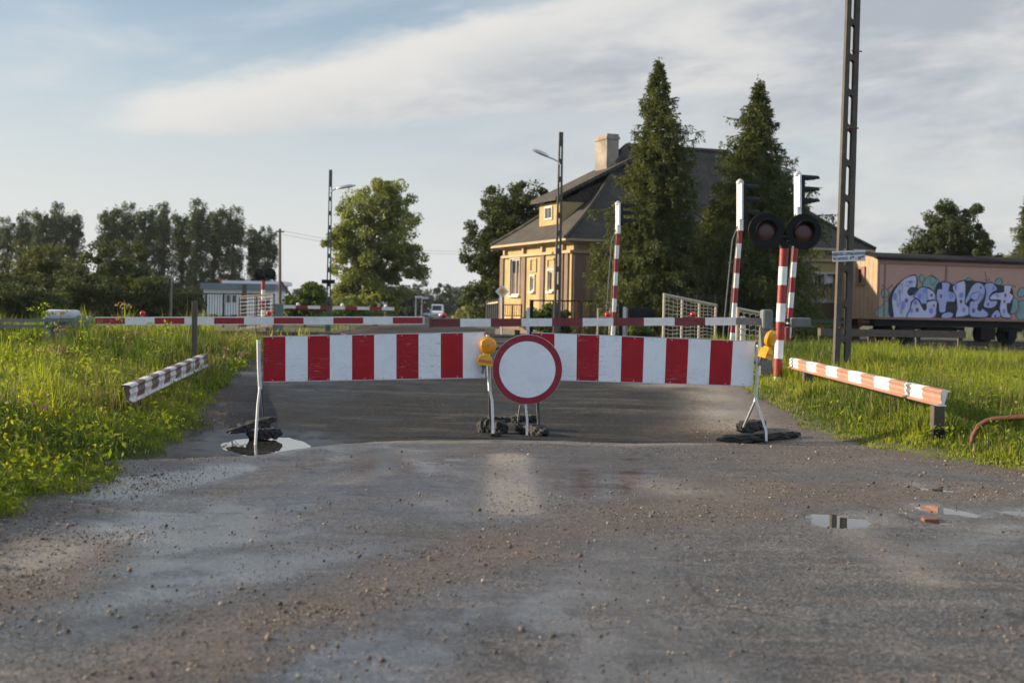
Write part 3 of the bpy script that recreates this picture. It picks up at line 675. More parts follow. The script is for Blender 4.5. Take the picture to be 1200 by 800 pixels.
# dry tan stalks at the back of each verge
for sd, side in ((-1, 'left'), (1, 'right')):
    x, y, e = scatter(7000, sd, seed=90 + sd); k = (e > .9) & (fbm(x * .6, y * .6, 13) > .5) & (y > 13); x, y = x[k], y[k]
    blades('dry_stalks', f'dry tan stalks standing in the grass of the {side} verge', x, y, RNG.uniform(.3, .62, len(x)) * (1 - .3 * sstep(17, 23, y)), RNG.uniform(.0012, .0022, len(x)) * (1 + .03 * y), [(M['straw'], 1.0)], .3, 'dry grass')
x, y, e = scatter(26000, -1, seed=77); k = (e > .3) & (y > 16) & (x > -.3 * y) & (fbm(x * .9, y * .9, 19) > .42); x, y = x[k], y[k]
blades('dry_stalks', 'straw coloured stalks near the left guard rail and the booms', x, y, RNG.uniform(.18, .5, len(x)), RNG.uniform(.0015, .003, len(x)) * (1 + .03 * y), [(M['straw'], .7), (M['grass'], .3)], .5, 'dry grass')
def track_weeds():
    g = np.random.default_rng(5); n = 9000; a = g.uniform(-32, 36, n); o_ = g.choice([37.9, 43.5, 61.5], n) + g.normal(size=n) * .5; c_, s_ = math.cos(R(20)), math.sin(R(20))
    x = a * c_; y = o_ + a * s_; k = (edge(x, y) < .3 * (o_ > 50) - .1) & (fbm(x * .8, y * .8, 8) > .46)
    x, y = x[k], y[k]
    blades('track_weeds', 'patchy weeds growing between the railway tracks', x, y, g.uniform(.1, .4, len(x)), g.uniform(.012, .022, len(x)), [(M['grass'], .5), (M['grass_deep'], .25), (M['straw'], .25)], .6, 'weeds')
track_weeds()
# broad leaved herbs
for sd, side in ((-1, 'left'), (1, 'right')):
    x, y, e = scatter(3600 if sd < 0 else 900, sd, seed=130 + sd); k = e > .12; x, y, e = x[k], y[k], e[k]; P = []
    for a, b_, e_ in zip(x, y, e):
        hh = (.1 + .33 * min(1, e_ / 1.5)) * RNG.uniform(.5, 1.5) * (.6 if b_ > 19 else 1) * float(near_posts(np.array([a]), np.array([b_]))[0]); n = int(RNG.integers(14, 34)); q = RNG.normal(size=(n, 3)) * np.array([.08, .08, 0])
        q[:, 2] = RNG.uniform(.05, 1, n) * hh; P.append(q + np.array([a, b_, ground_z(a, b_)]))
    P = np.concatenate(P); V, L, S = leaves(P, .026 * (1 + .012 * P[:, 1]) * RNG.uniform(.5, 1.4, len(P)), .38, .7)
    o = np_mesh('herbs', V, L, S, M['herb']); tag(o, f'broad leaved weeds among the grass on the {side} verge', 'weeds', kind='stuff')
# flowers
def flowers(name, label, n, mat, cond, seed, size):
    g = np.random.default_rng(seed); x, y, e = scatter(n * 14, -1, 20, seed); k = cond(x, y, e); x, y, e = x[k][:n], y[k][:n], e[k][:n]
    z = terrain(x, y) + (.1 + .3 * sstep(0, 1.0, e)) * g.uniform(.7, 1.2, len(x)); C = np.repeat(np.stack([x, y, z], -1), 5, 0) + g.normal(size=(len(x) * 5, 3)) * size * .6
    V, L, S = leaves(C, size, .8, .8); o = np_mesh(name, V, L, S, mat); tag(o, label, 'flowers', kind='stuff')
flowers('yellow_flowers', 'small yellow flowers in the left verge', 190, M['petal_yellow'], lambda x, y, e: (y < 15) & (e > .2), 5, .011)
flowers('pink_flowers', 'pink thistle heads in the left verge', 26, M['petal_pink'], lambda x, y, e: (y > 12) & (y < 17) & (e > .7), 6, .016)
# tall umbels and stalks in front of the left barrier machine
def tall_weed(px, d, h, label, seed):
    g = np.random.default_rng(seed); b = at(px, d); root = thing('tall_weed', label, 'weed', b, 'tall weeds on the left verge')
    mb = MB(); top = b + Vector((g.uniform(-.1, .15), g.uniform(-.1, .1), h)); pts = [b - Vector((0, 0, .03)), b.lerp(top, .5) + Vector((.02, 0, 0)), top]; mb.tube(pts, [.011, .008, .005], 6)
    C = []
    for k in range(9):
        t = g.uniform(.35, 1); p = pts[0].lerp(top, t); q = p + Vector((g.uniform(-.2, .2), g.uniform(-.2, .2), g.uniform(.02, .16))); mb.tube([p, q], [.005, .003], 5)
        c = np.array(q) + g.normal(size=(16, 3)) * np.array([.05, .05, .02]); C.append(c)
    mb.build('stem', M['herb'], root); V, L, S = leaves(np.concatenate(C), .028, .6, .8); np_mesh('flower_heads', V, L, S, M['straw' if seed % 2 else 'herb'], root)  # second mesh: clusters of flower heads at the side stem tips
for i, (px, d, h, lb) in enumerate([(46, 21, .95, 'slim tall weed before the counterweight arms of the grey machine'), (62, 20, .85, 'thick slanting weed stem before the barrier machine pedestal'), (103, 21, .8, 'branching weed where the bright boom meets its machine'),
        (143, 22, 1.0, 'tall yellowish weed rising above the boom near its first red lamp'), (188, 21.5, .75, 'weed with dry heads between the machine and the wooden stake'), (268, 22, .75, 'weed with dry heads between the wooden stake and the mesh gate'), (24, 17, .7, 'bushy weed low in the grass, nearest to the picture edge')]):
    tall_weed(px, d, h, lb, 400 + i)

# ------------------------------------------------------------------ trees and bushes
def TB(px, d, dz=0.0): p = at(px, d); p.z += dz; return tuple(p)
def mpp(d): return d / FPX
# poplar row far left
ordn = ['first', 'second', 'third', 'fourth', 'fifth', 'sixth', 'seventh', 'eighth', 'ninth', 'tenth']
def poplar_proto(label, group, px, d, h, seed, w=2.1):
    g0 = random.Random(seed); e = [(0, 0, h * .5, w * .62, w * .62, h * .46), (g0.uniform(.5, .9), 0, h * g0.uniform(.6, .7), w * .5, w * .5, h * .29), (-g0.uniform(.5, 1), 0, h * g0.uniform(.56, .68), w * .5, w * .5, h * .3), (0, 0, h * .2, w * 1.15, w, h * .2), (g0.uniform(-.4, .4), 0, h * .78, w * .55, w * .5, h * .19)]
    return make_tree('poplar_tree', label, 'tree', TB(px, d), e, 330, 62, .4, .115, M['leaf_poplar'], .28, seed, group, limbs=16, shell=.42, flat=1.4)
protoA = poplar_proto('first poplar from the left in the tall row behind the white building', 'row of poplars behind the white building', 127, 175, 13.9, 3)
protoB = poplar_proto('second poplar from the left in the tall row behind the white building', 'row of poplars behind the white building', 147, 178, 14.3, 8)
for i, (px, d, sc) in enumerate([(169, 174, 1.0), (189, 180, 1.05), (211, 176, .98), (231, 173, 1.0), (252, 178, 1.0), (272, 174, .97), (297, 176, .87), (312, 172, .8)]):
    o = copy_tree(protoA if i % 2 == 0 else protoB); o.location = TB(px, d); o.rotation_euler.z = 1.3 * i + .5; s = sc * (1 + .03 * math.sin(i * 5)); o.scale = (s * 1.05, s * 1.05, s)
    o['label'] = ('last poplar' if i == 7 else ordn[i + 2] + ' poplar from the left') + (' at the right end of the tall row behind the white building' if i == 7 else ' in the tall row behind the white building')
for i, (px, d, sc) in enumerate([(28, 182, .93), (48, 178, .97), (66, 180, 1.0), (84, 182, .98), (6, 185, .88), (-14, 182, .9)]):
    o = copy_tree(protoB if i % 2 == 0 else protoA); o.location = TB(px, d); o.rotation_euler.z = 2.1 * i + 1; o.scale = (sc, sc, sc)
    o['label'] = ['poplar behind the olive bush, second from the picture edge', 'poplar behind the olive bush, third from the picture edge', 'poplar behind the olive bush, fourth from the picture edge', 'rightmost poplar of the far left clump behind the bushes', 'poplar at the left edge of the picture behind the bushes', 'poplar cut by the left edge of the picture'][i]
    o['group'] = 'clump of poplars at far left'
# dark willow bushes
for i, (px, d, w, h, mt, lb) in enumerate([(45, 78, 2.3, 4.9, 'leaf_willow', 'tall olive green bush before the clump of poplars'), (128, 76, 2.6, 4.9, 'leaf_dark', 'big dark rounded bush beside the olive one'), (-8, 72, 2.0, 2.6, 'leaf_dark', 'low dark bush at the left edge of the picture'),
        (90, 70, 2.4, 2.6, 'leaf_dark', 'low dark bush in front of the two big rounded bushes'), (168, 72, 1.4, 2.5, 'leaf_dark', 'small dark bush at the foot of the big rounded bush by the railings'), (25, 66, 2.0, 1.7, 'leaf_dark', 'low dark bush behind the barrier machine')]):
    make_tree('bush', lb, 'bush', TB(px, d), [(0, 0, h * .45, w, w, h * .5), (-w * .4, 0, h * .3, w * .8, w, h * .33), (w * .45, 0, h * .35, w * .7, w * .8, h * .36)], 150, 170, .42, .075, M[mt], .1, 20 + i, 'dark bushes at left', limbs=12, shell=.4)
make_tree('bush', 'yellow green bush beside the dark railings', 'bush', TB(208, 75), [(0, 0, .8, 1.2, 1, .8)], 30, 120, .4, .09, M['leaf_bush'], .05, 31, limbs=6)
make_tree('bush', 'small round bush between telegraph pole and dark green lamp post', 'bush', TB(357, 66), [(0, 0, .95, 1.0, 1.0, .9), (.2, 0, 1.4, .5, .5, .5)], 40, 170, .32, .08, M['leaf_bush'], .05, 33, limbs=8, sprigs=60)
make_tree('bush', 'low scrub under the light green tree', 'bush', TB(405, 75), [(0, 0, .6, 1.9, 1, .6)], 30, 140, .4, .09, M['leaf_bush'], .05, 34, limbs=6)
make_tree('bush', 'leafy bush against the yellow house wall', 'bush', TB(637, 50.5), [(0, 0, .7, .75, .6, .62), (.2, 0, 1.15, .4, .4, .35), (-.35, 0, .95, .35, .4, .35)], 64, 160, .24, .055, M['leaf_bush'], .04, 35, limbs=8, sprigs=60)
make_tree('bush', 'small shrub at the front corner of the house', 'bush', TB(661, 51.5), [(0, 0, .55, .3, .3, .5)], 16, 130, .18, .05, M['leaf_dark'], .03, 36, limbs=4)
make_tree('bush', 'small shrub at the foot of the taller spruce', 'bush', TB(752, 46), [(0, 0, .45, .4, .4, .35)], 18, 130, .18, .05, M['leaf_bush'], .03, 37, limbs=4)
# tall light tree
d = 85; k = mpp(d)
make_tree('lime_tree', 'tall light green tree standing alone behind the dark lamp post', 'tree', TB(437, d), [(0, 0, 5.1, 2.75, 2.7, 3.4), (.3, 0, 7.0, 2.2, 2.2, 1.9), (-.4, 0, 3.0, 2.3, 2.3, 2.2), (0, 0, 1.5, 2.4, 2.0, 1.5), (1.7, 0, 4.3, 1.3, 1.5, 1.6), (-1.9, 0, 5.0, 1.1, 1.3, 1.7), (2.6, 0, 3.2, .8, .8, .8)],
          300, 190, .46, .085, M['leaf_lime'], .26, 41, limbs=26, shell=.5, sprigs=0)
d = 72
make_tree('broadleaf_tree', 'big dark green tree beside the yellow house gable end', 'tree', TB(596, d), [(.1, 0, 4.6, 2.3, 2.4, 2.7), (.3, 0, 6.3, 1.7, 1.9, 1.5), (-1.2, 0, 4.0, 1.3, 1.6, 1.5), (-.8, 0, 1.9, 1.5, 1.8, 1.6), (0, 0, 1.0, 1.4, 1.5, .9)],
          280, 200, .42, .075, M['leaf_dark'], .25, 42, limbs=22, shell=.45, sprigs=0)
d = 92
make_tree('broadleaf_tree', 'round dark tree behind the wagon', 'tree', TB(1111, d), [(0, 0, 4.8, 3.0, 3.0, 3.1), (.1, 0, 7.2, 1.9, 2, 1.9), (-1.4, 0, 5.2, 1.6, 1.6, 1.8), (1.6, 0, 5.0, 1.6, 1.6, 1.9)],
          280, 200, .46, .085, M['leaf_dark'], .28, 43, limbs=20, shell=.45, sprigs=0)
make_spruce('spruce_tree', 'dark conifer behind the wagon, cut by the picture edge', TB(1203, 84), 8.6, 2.0, 61, 380)
make_tree('bush', 'yellowish bush behind the wagon under the dark conifer', 'bush', TB(1183, 86), [(0, 0, 3.0, 1.4, 1.4, 2.0)], 60, 180, .45, .09, M['leaf_lime'], .1, 44, limbs=8)
make_tree('bush', 'green tree top between the round tree and the conifer', 'bush', TB(1160, 96), [(0, 0, 3.6, 1.2, 1.4, 2.2)], 50, 180, .45, .09, M['leaf_dark'], .1, 45, limbs=8)
make_spruce('spruce_tree', 'taller spruce beside the chimney of the yellow house', TB(766, 50.5), 10.05, 2.4, 51, 600, z0=.13, power=.84)
make_spruce('spruce_tree', 'wider spruce rising behind the double road light', TB(883, 51.5), 9.6, 3.25, 52, 690, z0=.12, power=.93)
make_spruce('spruce_tree', 'low spruce filling the gap between the two tall spruces', TB(832, 53.0), 5.4, 1.6, 53, 300, z0=.1)
# far trees along the road
for i, (px, d, w, h, lb) in enumerate([(473, 150, 1.9, 3.0, 'far bushy tree right of the tall light green tree'), (499, 300, 5.0, 7.6, 'far bluish tree left of the distant van'), (531, 300, 4.6, 7.2, 'far dark bluish tree above the distant van'), (552, 190, 1.9, 3.6, 'far tree left of the big dark tree'), (466, 200, 2.8, 4.6, 'far tree behind the tall light green tree'),
        (338, 240, 4.0, 4.2, 'far tree behind the telegraph pole'), (390, 250, 4.0, 4.2, 'far tree behind the dark green lamp post'), (425, 220, 3.5, 4, 'far tree low behind the trunk of the light green tree'), (556, 120, 1.2, 2.0, 'yellowish roadside bush left of the big dark tree')]):
    make_tree('broadleaf_tree', lb, 'tree', TB(px, d), [(0, 0, h * .55, w, w, h * .45), (-w * .5, 0, h * .4, w * .6, w * .6, h * .35), (w * .5, 0, h * .4, w * .6, w * .6, h * .35)], 60, 90, .7, .22, M['leaf_far' if i != 8 else 'leaf_lime'], .2, 70 + i, 'far trees beyond the crossing', limbs=6, shell=.4)
# a wood on the skyline
g = np.random.default_rng(99); P = []
for _ in range(420):
    x = g.uniform(-330, 330); y = g.uniform(380, 420); hh = g.uniform(4, 8.5); q = g.normal(size=(70, 3)) * np.array([2.2, 2, 1]); q[:, 2] = g.uniform(0, 1, 70) * hh; q[:, :2] *= (1.1 - q[:, 2:3] / hh * .8)
    P.append(q + np.array([x, y, .1]))
V, L, S = leaves(np.concatenate(P), .75, .6); o = np_mesh('wood', V, L, S, M['leaf_far']); tag(o, 'far off wood along the skyline', 'wood', kind='stuff')
# ------------------------------------------------------------------ barrier panels, sign, lamps
def stripes_panel(name, p00, p10, p11, p01, n, thick, mats, parent, first=0):
    """n upright stripes between left edge p00(bottom)-p01(top) and right edge p10-p11, with an aluminium tray behind"""
    mb = MB(); nrm = (p10 - p00).cross(p01 - p00).normalized()
    if nrm.y > 0: nrm = -nrm
    for k in range(n):
        a, b = k / n, (k + 1) / n
        q = [p00.lerp(p10, a), p00.lerp(p10, b), p01.lerp(p11, b), p01.lerp(p11, a)]
        mb.add(q, [(0, 1, 2, 3)], (k + first) % 2)
    face = mb.build(name, mats, parent)
    tr = MB(); back = -nrm * thick
    q = [p + (-nrm * .003) for p in (p00, p10, p11, p01)]; q2 = [p + back for p in q]
    tr.add(q + q2, [(0, 1, 2, 3), (7, 6, 5, 4), (0, 4, 5, 1), (1, 5, 6, 2), (2, 6, 7, 3), (3, 7, 4, 0)])
    tr.bar(p01 - nrm * .012 + Vector((0, 0, .004)), p11 - nrm * .012 + Vector((0, 0, .004)), .026, .008); tr.bar(p00 - nrm * .012 - Vector((0, 0, .004)), p10 - nrm * .012 - Vector((0, 0, .004)), .026, .008)
    tr.build('panel_tray', M['alu'], parent)
    bolts = MB()
    for k in range(12):
        a = (k + .5) / 12
        for lo, hi in ((.03, 0), (.97, 0)):
            c = (p00.lerp(p10, a)).lerp(p01.lerp(p11, a), lo) + nrm * .002; bolts.lathe(c, nrm, [(0, .007), (.004, .006)], 8)
    bolts.build('rivets', M['alu'], parent)
    return nrm
D0 = 16.4
grp = 'striped barrier panels closing the road'
lp = thing('barrier_panel', 'striped red and white barrier panel whose end leg stands in the puddle', 'barrier', on_z(438, 512, -.02), grp)
stripes_panel('striped_face', W(308.5, 447, D0), W(568.5, 442, D0), W(568.5, 389.5, D0), W(308.5, 394.8, D0), 10, .03, [M['sign_red'], M['sign_white']], lp)
def gz(px, py): return on_z(px, py, -.045)
mb = MB(); mb.tube([W(303, 398, D0), W(303.5, 430, D0), W(304.8, 456, D0)], .024, 10)
mb.tube([W(304.6, 454, D0 - .03), W(302, 475, D0 - .25), W(299, 526, D0 - 1.3)], .016, 10); mb.build('leg', M['galv'], lp, True)
mb = MB(); mb.tube([W(305, 440, D0 + .03), W(307.5, 470, D0 + .5), W(309, 489, D0 + 1.0)], .01, 8); mb.build('leg', M['galv_dark'], lp, True)
mb = MB(); mb.tube([W(571.5, 392, D0 + .05), W(573, 440, D0 + .04), W(574, 458, D0)], .022, 10); mb.tube([W(574, 457, D0 - .03), W(576.8, 470, D0 - .1), W(578, 508, D0 - .25)], .016, 10); mb.build('leg', M['galv'], lp, True)
mb = MB(); mb.tube([W(573, 455, D0 + .05), W(574, 497, D0 + .7)], .01, 8); mb.build('leg', M['galv_dark'], lp, True)
mb = MB(); mb.bar(W(303, 420, D0 + .02), W(309, 420, D0 + .02), .02, .03); mb.build('clamp', M['galv_dark'], lp); mb = MB(); mb.bar(W(567, 415, D0 + .03), W(573, 415, D0 + .03), .02, .03); mb.build('clamp', M['galv_dark'], lp)

rp = thing('barrier_panel', 'striped red and white barrier panel half hidden behind the round sign', 'barrier', on_z(755, 512, -.02), grp)
stripes_panel('striped_face', W(623.5, 444, D0 + .05), W(882, 452, D0 + .15), W(885.3, 400.3, D0 + .15), W(623.5, 390, D0 + .05), 10, .03, [M['sign_red'], M['sign_white']], rp)
mb = MB(); mb.tube([W(888.5, 404, D0 + .12), W(887.5, 440, D0 + .12), W(885.5, 470, D0 + .1)], .022, 10); mb.build('upright', M['galv'], rp, True)
mb = MB(); mb.tube([W(885.5, 466, D0 + .1), W(884, 472, D0 + .1), W(871.5, 500, D0 + .55)], .015, 10); mb.build('leg', M['galv'], rp, True)
mb = MB(); mb.tube([W(885.5, 466, D0 + .08), W(887, 472, D0 + .06), W(898, 505, D0 - .25), W(898, 517, D0 - .3)], .015, 10); mb.build('leg', M['galv'], rp, True)
mb = MB(); mb.bar(W(882, 425, D0 + .17), W(889, 425, D0 + .15), .02, .03); mb.build('clamp', M['galv_dark'], rp); mb = MB(); mb.tube([W(628, 400, D0 + .12), W(630, 470, D0 + .12), W(632, 503, D0 + .4)], .02, 8); mb.build('rear_leg', M['galv_dark'], rp)

DS = D0 - .12
sg = thing('no_entry_sign', 'round white no vehicles sign with a wide red border', 'road sign', on_z(616, 510, -.03))
c = W(618, 432.8, DS); nrm = Vector((0.02, -1, .02)).normalized(); rad = 41 / FPX * DS
mb = MB(); mb.lathe(c, nrm, [(-.02, rad * .99), (.0, rad), (.002, rad * .995)], 72); mb.build('sign_plate', M['alu'], sg, True)
mb = MB(); a1 = nrm.orthogonal().normalized(); b1 = nrm.cross(a1)
def ring(mb, r0, r1, z, n=72):
    k = len(mb.v)
    for j in range(n):
        an = 2 * math.pi * j / n; u = a1 * math.cos(an) + b1 * math.sin(an); mb.v += [c + nrm * z + u * r0, c + nrm * z + u * r1]
    for j in range(n):
        q = (j + 1) % n; mb.f.append((k + 2 * j, k + 2 * q, k + 2 * q + 1, k + 2 * j + 1)); mb.m.append(0)
ring(mb, rad * .805, rad * .99, .005); mb.build('red_border', M['disc_red'], sg)
mb = MB(); mb.lathe(c, nrm, [(.003, rad * .81), (.0045, rad * .808)], 72); mb.build('white_field', M['sign_white'], sg)
mb = MB(); mb.tube([W(612, 400, DS + .06), W(613.5, 470, DS + .06), W(616, 478, DS)], .02, 8); mb.build('post', M['galv_dark'], sg, True)
mb = MB(); mb.tube([W(616, 474, DS), W(617.8, 492, DS - .15), W(617.5, 510.5, DS - .3)], .014, 8); mb.build('leg', M['galv'], sg, True)
mb = MB(); mb.tube([W(610, 474, DS + .07), W(608.5, 482, DS + .2), W(606, 503, DS + .8)], .012, 8); mb.build('leg', M['galv'], sg, True)

def warning_lamp(label, cx, cy, d, yaw, tilt):
    """flat drum amber lens on a yellow battery case; s: metres per source pixel"""
    s = d / FPX; ctr = W(cx, cy, d); root = thing('warning_lamp', label, 'warning lamp', ctr - Vector((0, 0, 22 * s)), 'amber warning lamps on the barrier')
    up = (Vector((0, 0, 1)) * math.cos(tilt) + Vector((1, 0, 0)) * math.sin(tilt)).normalized()
    face = Matrix.Rotation(yaw, 3, 'Z') @ Vector((0, -1, 0)); face = (face - up * face.dot(up)).normalized(); sd = up.cross(face)
    r = 9.8 * s
    mb = MB(); mb.lathe(ctr, face, [(-.042, r * .55), (-.04, r * .8), (-.022, r * .95), (-.018, r), (.018, r), (.022, r * .95), (.04, r * .8), (.05, r * .3), (.051, .001)], 40); lens = mb.build('lens', M['amber'], root, True)
    mb = MB(); ring_ = [(-.012, r * 1.0), (-.012, r * 1.06), (.012, r * 1.06), (.012, r * 1.0)]; mb.lathe(ctr, face, ring_, 40); mb.build('lens_rim', M['yellow_case'], lens, True)
    mb = MB(); mb.lathe(ctr, face, [(.048, r * .14), (.054, r * .12)], 12); mb.build('lens_hub', M['orange_strip'], lens)
    b0 = ctr - up * (r * 1.02); mb = MB(); mb.box(b0 - up * .012, .075, .07, .03, sd, face, up, 0, .006)
    bc = b0 - up * .075; w0, w1, dep = .058, .09, .05
    q = []
    for z, w in ((.055, w0), (.02, w1 * .9), (-.06, w1)):
        q += [bc + up * z + sd * (w * a) + face * (dep * b) for a, b in ((-1, -1), (1, -1), (1, 1), (-1, 1))]
    fs = [(0, 1, 2, 3), (8, 9, 10, 11)] + [(i + j, i + (j + 1) % 4, i + 4 + (j + 1) % 4, i + 4 + j) for i in (0, 4) for j in range(4)]
    mb.add(q, fs); mb.build('battery_case', M['yellow_case'], root)
    mb = MB(); mb.box(bc + face * (dep + .002) - up * .012, w1 * 1.7, .003, .035, sd, face, up); mb.build('reflective_strip', M['orange_strip'], root)
    mb = MB(); t = ctr + up * (r * 1.02); mb.tube([t - sd * .05, t - sd * .065 + up * .03, t - sd * .03 + up * .042, t + up * .022, t + sd * .03 + up * .042, t + sd * .065 + up * .03, t + sd * .05], .006, 6); mb.build('carrying_wire', M['rust'], root, True)
    mb = MB(); mb.bar(bc - up * .05 - face * .03, bc - up * .16 - face * .03, .03, .03); mb.box(bc - up * .07, .06, .04, .03, sd, face, up); mb.build('bracket', M['galv_dark'], root)
warning_lamp('amber warning lamp facing forward, close beside the round sign', 571.5, 404.5, D0 - .1, R(6), R(9))
warning_lamp('amber warning lamp turned sideways before the red and white signal post', 903, 397, D0 + .05, R(55), R(16))

# broken asphalt used as weights
def chunk(label, p0, p1, w, h, seed):
    g = np.random.default_rng(seed); p0 = Vector(p0); p1 = Vector(p1); ax = p1 - p0; L = ax.length; X = ax / L; Y = Vector((0, 0, 1)).cross(X).normalized(); Z = X.cross(Y)
    mb = MB(); ns, nr = 22, 16; ph = g.uniform(0, 6, 8)
    for i in range(ns + 1):
        t = i / ns; en = min(1, (.25 + 4.2 * min(t, 1 - t)) ) ** .6
        for j in range(nr):
            a = 2 * math.pi * j / nr; sq = 1 / max(abs(math.cos(a)), abs(math.sin(a))) ** .75
            k = en * (1 + .08 * math.sin(5 * t * 6 + ph[0] + a * 2) + .06 * math.sin(11 * t * 3 + ph[1] - a * 3)) * g.uniform(.86, 1.1)
            mb.v.append(p0 + X * (L * t + g.uniform(-.012, .012)) + Y * (math.cos(a) * sq * w / 2 * k) + Z * (math.sin(a) * sq * h / 2 * k))
    for i in range(ns):
        for j in range(nr): mb.f.append((i * nr + j, i * nr + (j + 1) % nr, (i + 1) * nr + (j + 1) % nr, (i + 1) * nr + j)); mb.m.append(0)
    mb.f.append(tuple(reversed(range(nr)))); mb.f.append(tuple(ns * nr + j for j in range(nr))); mb.m += [0, 0]
    o = mb.build('asphalt_chunk', M['tar'], loc=(p0 + p1) / 2); tag(o, label, 'asphalt chunk', 'broken asphalt chunks weighing down the stands'); return o
def gchunk(label, a, b, w, h, za, zb, seed): chunk(label, on_z(a[0], a[1], za), on_z(b[0], b[1], zb), w, h, seed)
gchunk('long black asphalt chunk lying uppermost across the puddle', (268, 506), (322, 490), .15, .085, .02, .14, 1)
gchunk('thick black asphalt chunk in the puddle under the long one', (290, 508), (329, 507), .2, .12, .0, .0, 2)
gchunk('short black asphalt chunk wedged at the puddle leg', (296, 513), (313, 501), .16, .1, -.05, .03, 3)
gchunk('crumbling brown edged asphalt chunk under the upright amber lamp', (560, 499), (594, 502), .17, .17, .03, .02, 4)
gchunk('flat asphalt chunk lying on top behind the upright amber lamp leg', (568, 490), (598, 492), .16, .07, .12, .1, 5)
gchunk('rounded asphalt chunk on top behind the round sign leg', (599, 491), (630, 490.5), .2, .11, .09, .09, 6)
gchunk('low asphalt chunk at the front leg of the round sign', (607, 500), (640, 506), .18, .12, .02, .01, 7)
gchunk('long flat asphalt slab under the forked stand by the verge', (843, 515), (936, 508), .17, .09, .02, .03, 8)
gchunk('short thick asphalt chunk behind the forked stand, above the long slab', (866, 501), (895, 497), .16, .13, .06, .06, 9)
gchunk('small asphalt crumb lying between the piles under the round sign', (575, 509), (587, 508), .06, .05, -.01, -.01, 10)
o = MB(); bp_ = on_z(1090, 611.5, 0.0); o.box(bp_ + Vector((0, 0, .006)), .11, .08, .045, bev=.01); o = o.build('brick', M['brick'], loc=bp_); tag(o, 'broken red brick lying at the small puddle', 'brick')

# ------------------------------------------------------------------ guard rails
def guard_rail(label, near, far, h, face_dir, n, mats, group, posts, pmat, skirt=None):
    """W-shaped pressed board: a face with a lip on top and a foot at the bottom"""
    near = Vector(near); far = Vector(far); root = thing('guard_rail', label, 'guard rail', Vector(((near.x + far.x) / 2, (near.y + far.y) / 2, ground_z((near.x + far.x) / 2, (near.y + far.y) / 2))), group)
    up = Vector((0, 0, 1)); f = Vector(face_dir).normalized()
    prof = [(-.02, 0.0), (.07, .0), (.075, .012), (.035, .03), (.03, h * .25), (.045, h * .5), (.03, h * .72), (.03, h - .055), (.05, h - .02), (.02, h), (-.055, h), (-.06, h - .012), (-.03, h - .02), (-.0, .02), (-.02, .012)]
    mb = MB(); m_ = len(prof)
    for k in range(n):
        a, b = near.lerp(far, k / n), near.lerp(far, (k + 1) / n)
        k0 = len(mb.v)
        for p in (a, b): mb.v += [p + f * u + up * v for u, v in prof]
        for j in range(m_):
            q = (j + 1) % m_; mb.f.append((k0 + j, k0 + q, k0 + m_ + q, k0 + m_ + j)); mb.m.append((k + 1) % 2 if prof[j][1] > .014 or prof[j][0] < 0 else 1)
        if k == 0: mb.f.append(tuple(k0 + j for j in range(m_))); mb.m.append(k % 2)
        if k == n - 1: mb.f.append(tuple(k0 + m_ + j for j in reversed(range(m_)))); mb.m.append(k % 2)
    mb.build('rail_board', mats, root)
    ax = (far - near).normalized()
    for t, w in posts:
        p = near.lerp(far, t) - f * .09; g_ = ground_z(p.x, p.y); top = p.z + h * .35
        if t < .5 and skirt:
            mb = MB(); mb.box((p.x, p.y, (top + g_ + .16) / 2), w, w * .8, top - g_ - .16, ax, f, up, 0, .008); po = mb.build('post', pmat, root)
            mb = MB(); mb.box((p.x, p.y, g_ + .03), w + .006, w * .8 + .006, .26, ax, f, up, 0, .008); mb.build('post_foot', skirt, po)
        else:
            mb = MB(); mb.box((p.x, p.y, (top + g_ - .2) / 2), w, w * .8, top - g_ + .2, ax, f, up, 0, .008); po = mb.build('post', pmat, root)
        mb = MB(); mb.lathe(p + f * .06 + up * .06, f, [(0, .03), (.04, .03), (.05, .015)], 10); mb.build('bolt', M['rust'], po)
gr = 'striped guard rails along the road'
n0 = W(1107, 476, 14.9); f0 = W(928, 431, 23.6)
ax = Vector((f0.x - n0.x, f0.y - n0.y, 0)).normalized(); fd = Vector((-ax.y, ax.x, 0)); fd = fd if fd.x < 0 else -fd
guard_rail('sunlit salmon and white guard rail on concrete posts', n0, f0, .165, fd, 12, [M['rail_white'], M['rail_red']], gr, [(.065, .15), (.9, .17)], M['concrete'], M['black'])
n1 = W(148, 470, 15.9); f1 = W(240, 428.5, 23.5)
ax = Vector((f1.x - n1.x, f1.y - n1.y, 0)).normalized(); fd = Vector((-ax.y, ax.x, 0)); fd = fd if fd.x > 0 else -fd
guard_rail('worn grey and brown guard rail sunk in tall grass', n1 - Vector((0, 0, .02)), f1, .2, fd, 14, [M['rail_brown'], M['worn_white']], gr, [(.17, .14), (.85, .14)], M['concrete'])
# rusty pipe hoop
b = on_z(1137, 531, .02); plab = ('bent rusty pipe sticking out of the grass beyond the salmon guard rail')
mb = MB(); dd = b.y
mb.tube([b - Vector((0, 0, .1)), W(1137, 527, dd), W(1141, 510, dd), W(1147, 499, dd), W(1155, 494, dd), W(1166, 491, dd - .02), W(1205, 488.5, dd - .15), W(1250, 487, dd - .3), W(1262, 495, dd - .3), W(1264, 540, dd - .3)], .03, 12); tag(mb.build('rusty_pipe', M['rust'], None, True, b), plab, 'pipe')
b = at(227, 23.2); o = MB(); o.box(b + Vector((0, 0, .42)), .085, .07, 1.5, bev=.008); o = o.build('wooden_stake', M['wood'], loc=b); tag(o, 'grey wooden stake standing in the grass before the boom', 'stake')

